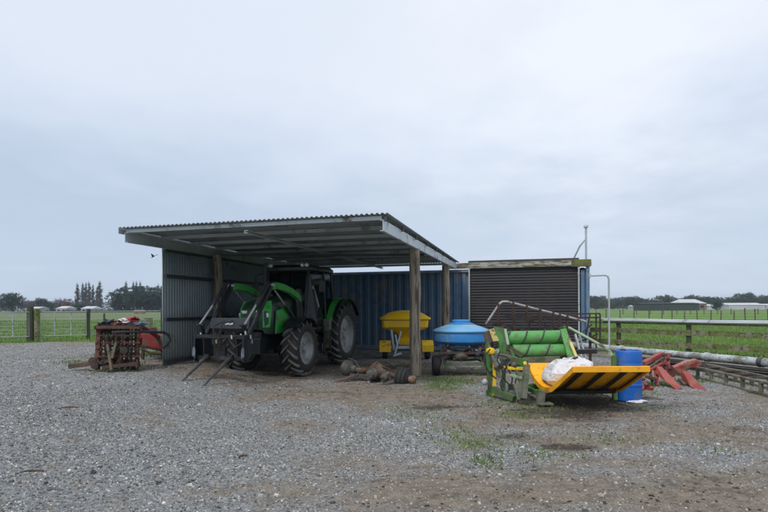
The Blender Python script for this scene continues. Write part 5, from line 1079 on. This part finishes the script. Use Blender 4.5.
V = []; nb = 16000; xx = -150+r_.random(nb)*100; yy = 215+r_.random(nb)*8+ (xx+100)*.05; zz_ = r_.random(nb)*(.35+.4*vnoise(xx*.2, xx*0)); P = np.stack([xx, yy, zz_], 1); a = r_.normal(size=(nb, 3))*.25; b = r_.normal(size=(nb, 3))*.4
tag(npmesh('hedge', np.stack([P-a, P+a, P+b], 1).reshape(-1, 3), np.arange(nb*3).reshape(-1, 3), 3, m_leafD), 'low dull hedge across the left paddock', 'hedge', kind='stuff')

def house(label, px0, px1, D, hw, hr, mw, mr, depth=8, cat='building', name='farm_building', wins=3, hip=0):
    p0 = A(px0, D, 0); p1 = A(px1, D, 0); L_ = p1.x-p0.x; t = thing(name, label, cat, ((p0.x+p1.x)/2, D, 0), world=False)
    MB().box((0, 0, hw/2), (L_, depth, hw)).build('wall', mw, t)
    ov = .2; h = L_/2+ov; dd = depth/2+ov
    MB().add([(-h, -dd, hw-.02), (h, -dd, hw-.02), (h, dd, hw-.02), (-h, dd, hw-.02), (-h+hip, 0, hw+hr), (h-hip, 0, hw+hr)], [(0, 1, 5, 4), (2, 3, 4, 5), (0, 4, 3), (1, 2, 5), (3, 2, 1, 0)]).build('roof', mr, t)
    for i in range(wins): MB().box((-L_/2+L_*(i+.5)/wins, -depth/2-.03, hw*.52), (L_/wins*.4, .06, hw*.4)).build('window', m_win, t)
    return t
house('low white roofed house left of the poplars, nearest the rounded trees', 35, 44, 250, 2.1, .8, m_houseW, m_houseR, wins=4)
house('farmhouse with arched pale roof below the russet tree', 61.5, 71.5, 235, 2.0, 1.0, m_houseW, m_houseR, wins=2, hip=.5)
house('white barn under the right-hand poplars', 86, 98, 230, 1.9, 1.0, m_houseW, m_houseR, wins=2, hip=.6)
house('long low dark green shed on the right horizon', 637, 692, 215, 2.9, .3, m_houseD, m_houseD, 10, wins=0)
house('building with tall pale roof above the long dark shed', 674, 700, 245, 3.0, 2.0, m_houseB, m_houseR, 10, wins=3, hip=2.5)
house('long white glasshouse on the right horizon', 721, 756, 260, 2.2, 1.1, m_houseR, m_houseR, 12, wins=0, name='glasshouse')
house('small white shed left of the long glasshouse', 704, 713, 262, 1.8, .9, m_houseR, m_houseR, 8, wins=1, name='small_shed')
house('white shed cut off by the right edge of the picture', 761, 785, 262, 2.0, .8, m_houseR, m_houseR, 8, wins=2, name='small_shed')
house('small white hut left of the long dark shed', 630, 636, 220, 1.6, .7, m_houseW, m_houseR, 4, wins=1, name='small_shed')
dup(rt, put(716, 240), 1, (.55, .45, .40), 'low dark shrub in front of the glasshouse end')
# pale animals / bales in the left paddock
for i, px in enumerate((136, 139.5, 143)):
    c0 = A(px, 150, .7); tag(MB().ball(c0, (.8, .5, .6), 12, 8, .2).build('hay_bale', MAT('straw', (.30, .24, .18), None, 3, .9), None, smooth=True), ('leftmost', 'middle', 'rightmost')[i]+' of three small pale bales in the left paddock', 'bale')

# bird
bc_ = W(153.5, 254.5, 40); bd0 = thing('bird', 'small dark bird flying left of the shed', 'bird', bc_)
MB().tube([bc_+Vector((-.16, 0, -.09)), bc_+Vector((-.05, 0, -.02)), bc_+Vector((.06, 0, .04)), bc_+Vector((.13, 0, .07))], [.015, .05, .045, .012], 8).build('body', m_bird, bd0, smooth=True)
for s_ in (-1, 1): MB().add([bc_+Vector((-.05, 0, -.01)), bc_+Vector((.07, 0, .03)), bc_+Vector((.10+.06*s_, s_*.15, .14)), bc_+Vector((.12+.14*s_, s_*.34, .20)), bc_+Vector((.0+.08*s_, s_*.18, .09))], [(0, 1, 2, 3, 4)]).build('wing', m_bird, bd0, solid=.012)

# ------------------------------------------------------------------ damp air
hm = bpy.data.materials.new('haze'); hm.use_nodes = True; ht = hm.node_tree; ht.nodes.clear(); ho_ = ht.nodes.new('ShaderNodeOutputMaterial'); pv = ht.nodes.new('ShaderNodeVolumePrincipled')
pv.inputs['Color'].default_value = (.80, .87, 1, 1); pv.inputs['Density'].default_value = .00028; pv.inputs['Anisotropy'].default_value = .2
ht.links.new(pv.outputs[0], ho_.inputs['Volume'])
hx = MB().box((0, 0, 14), (7200, 7200, 32)).build('haze', hm, None); tag(hx, kind='stuff', label='thin damp haze over the paddocks', cat='haze'); S.cycles.volume_step_rate = 1
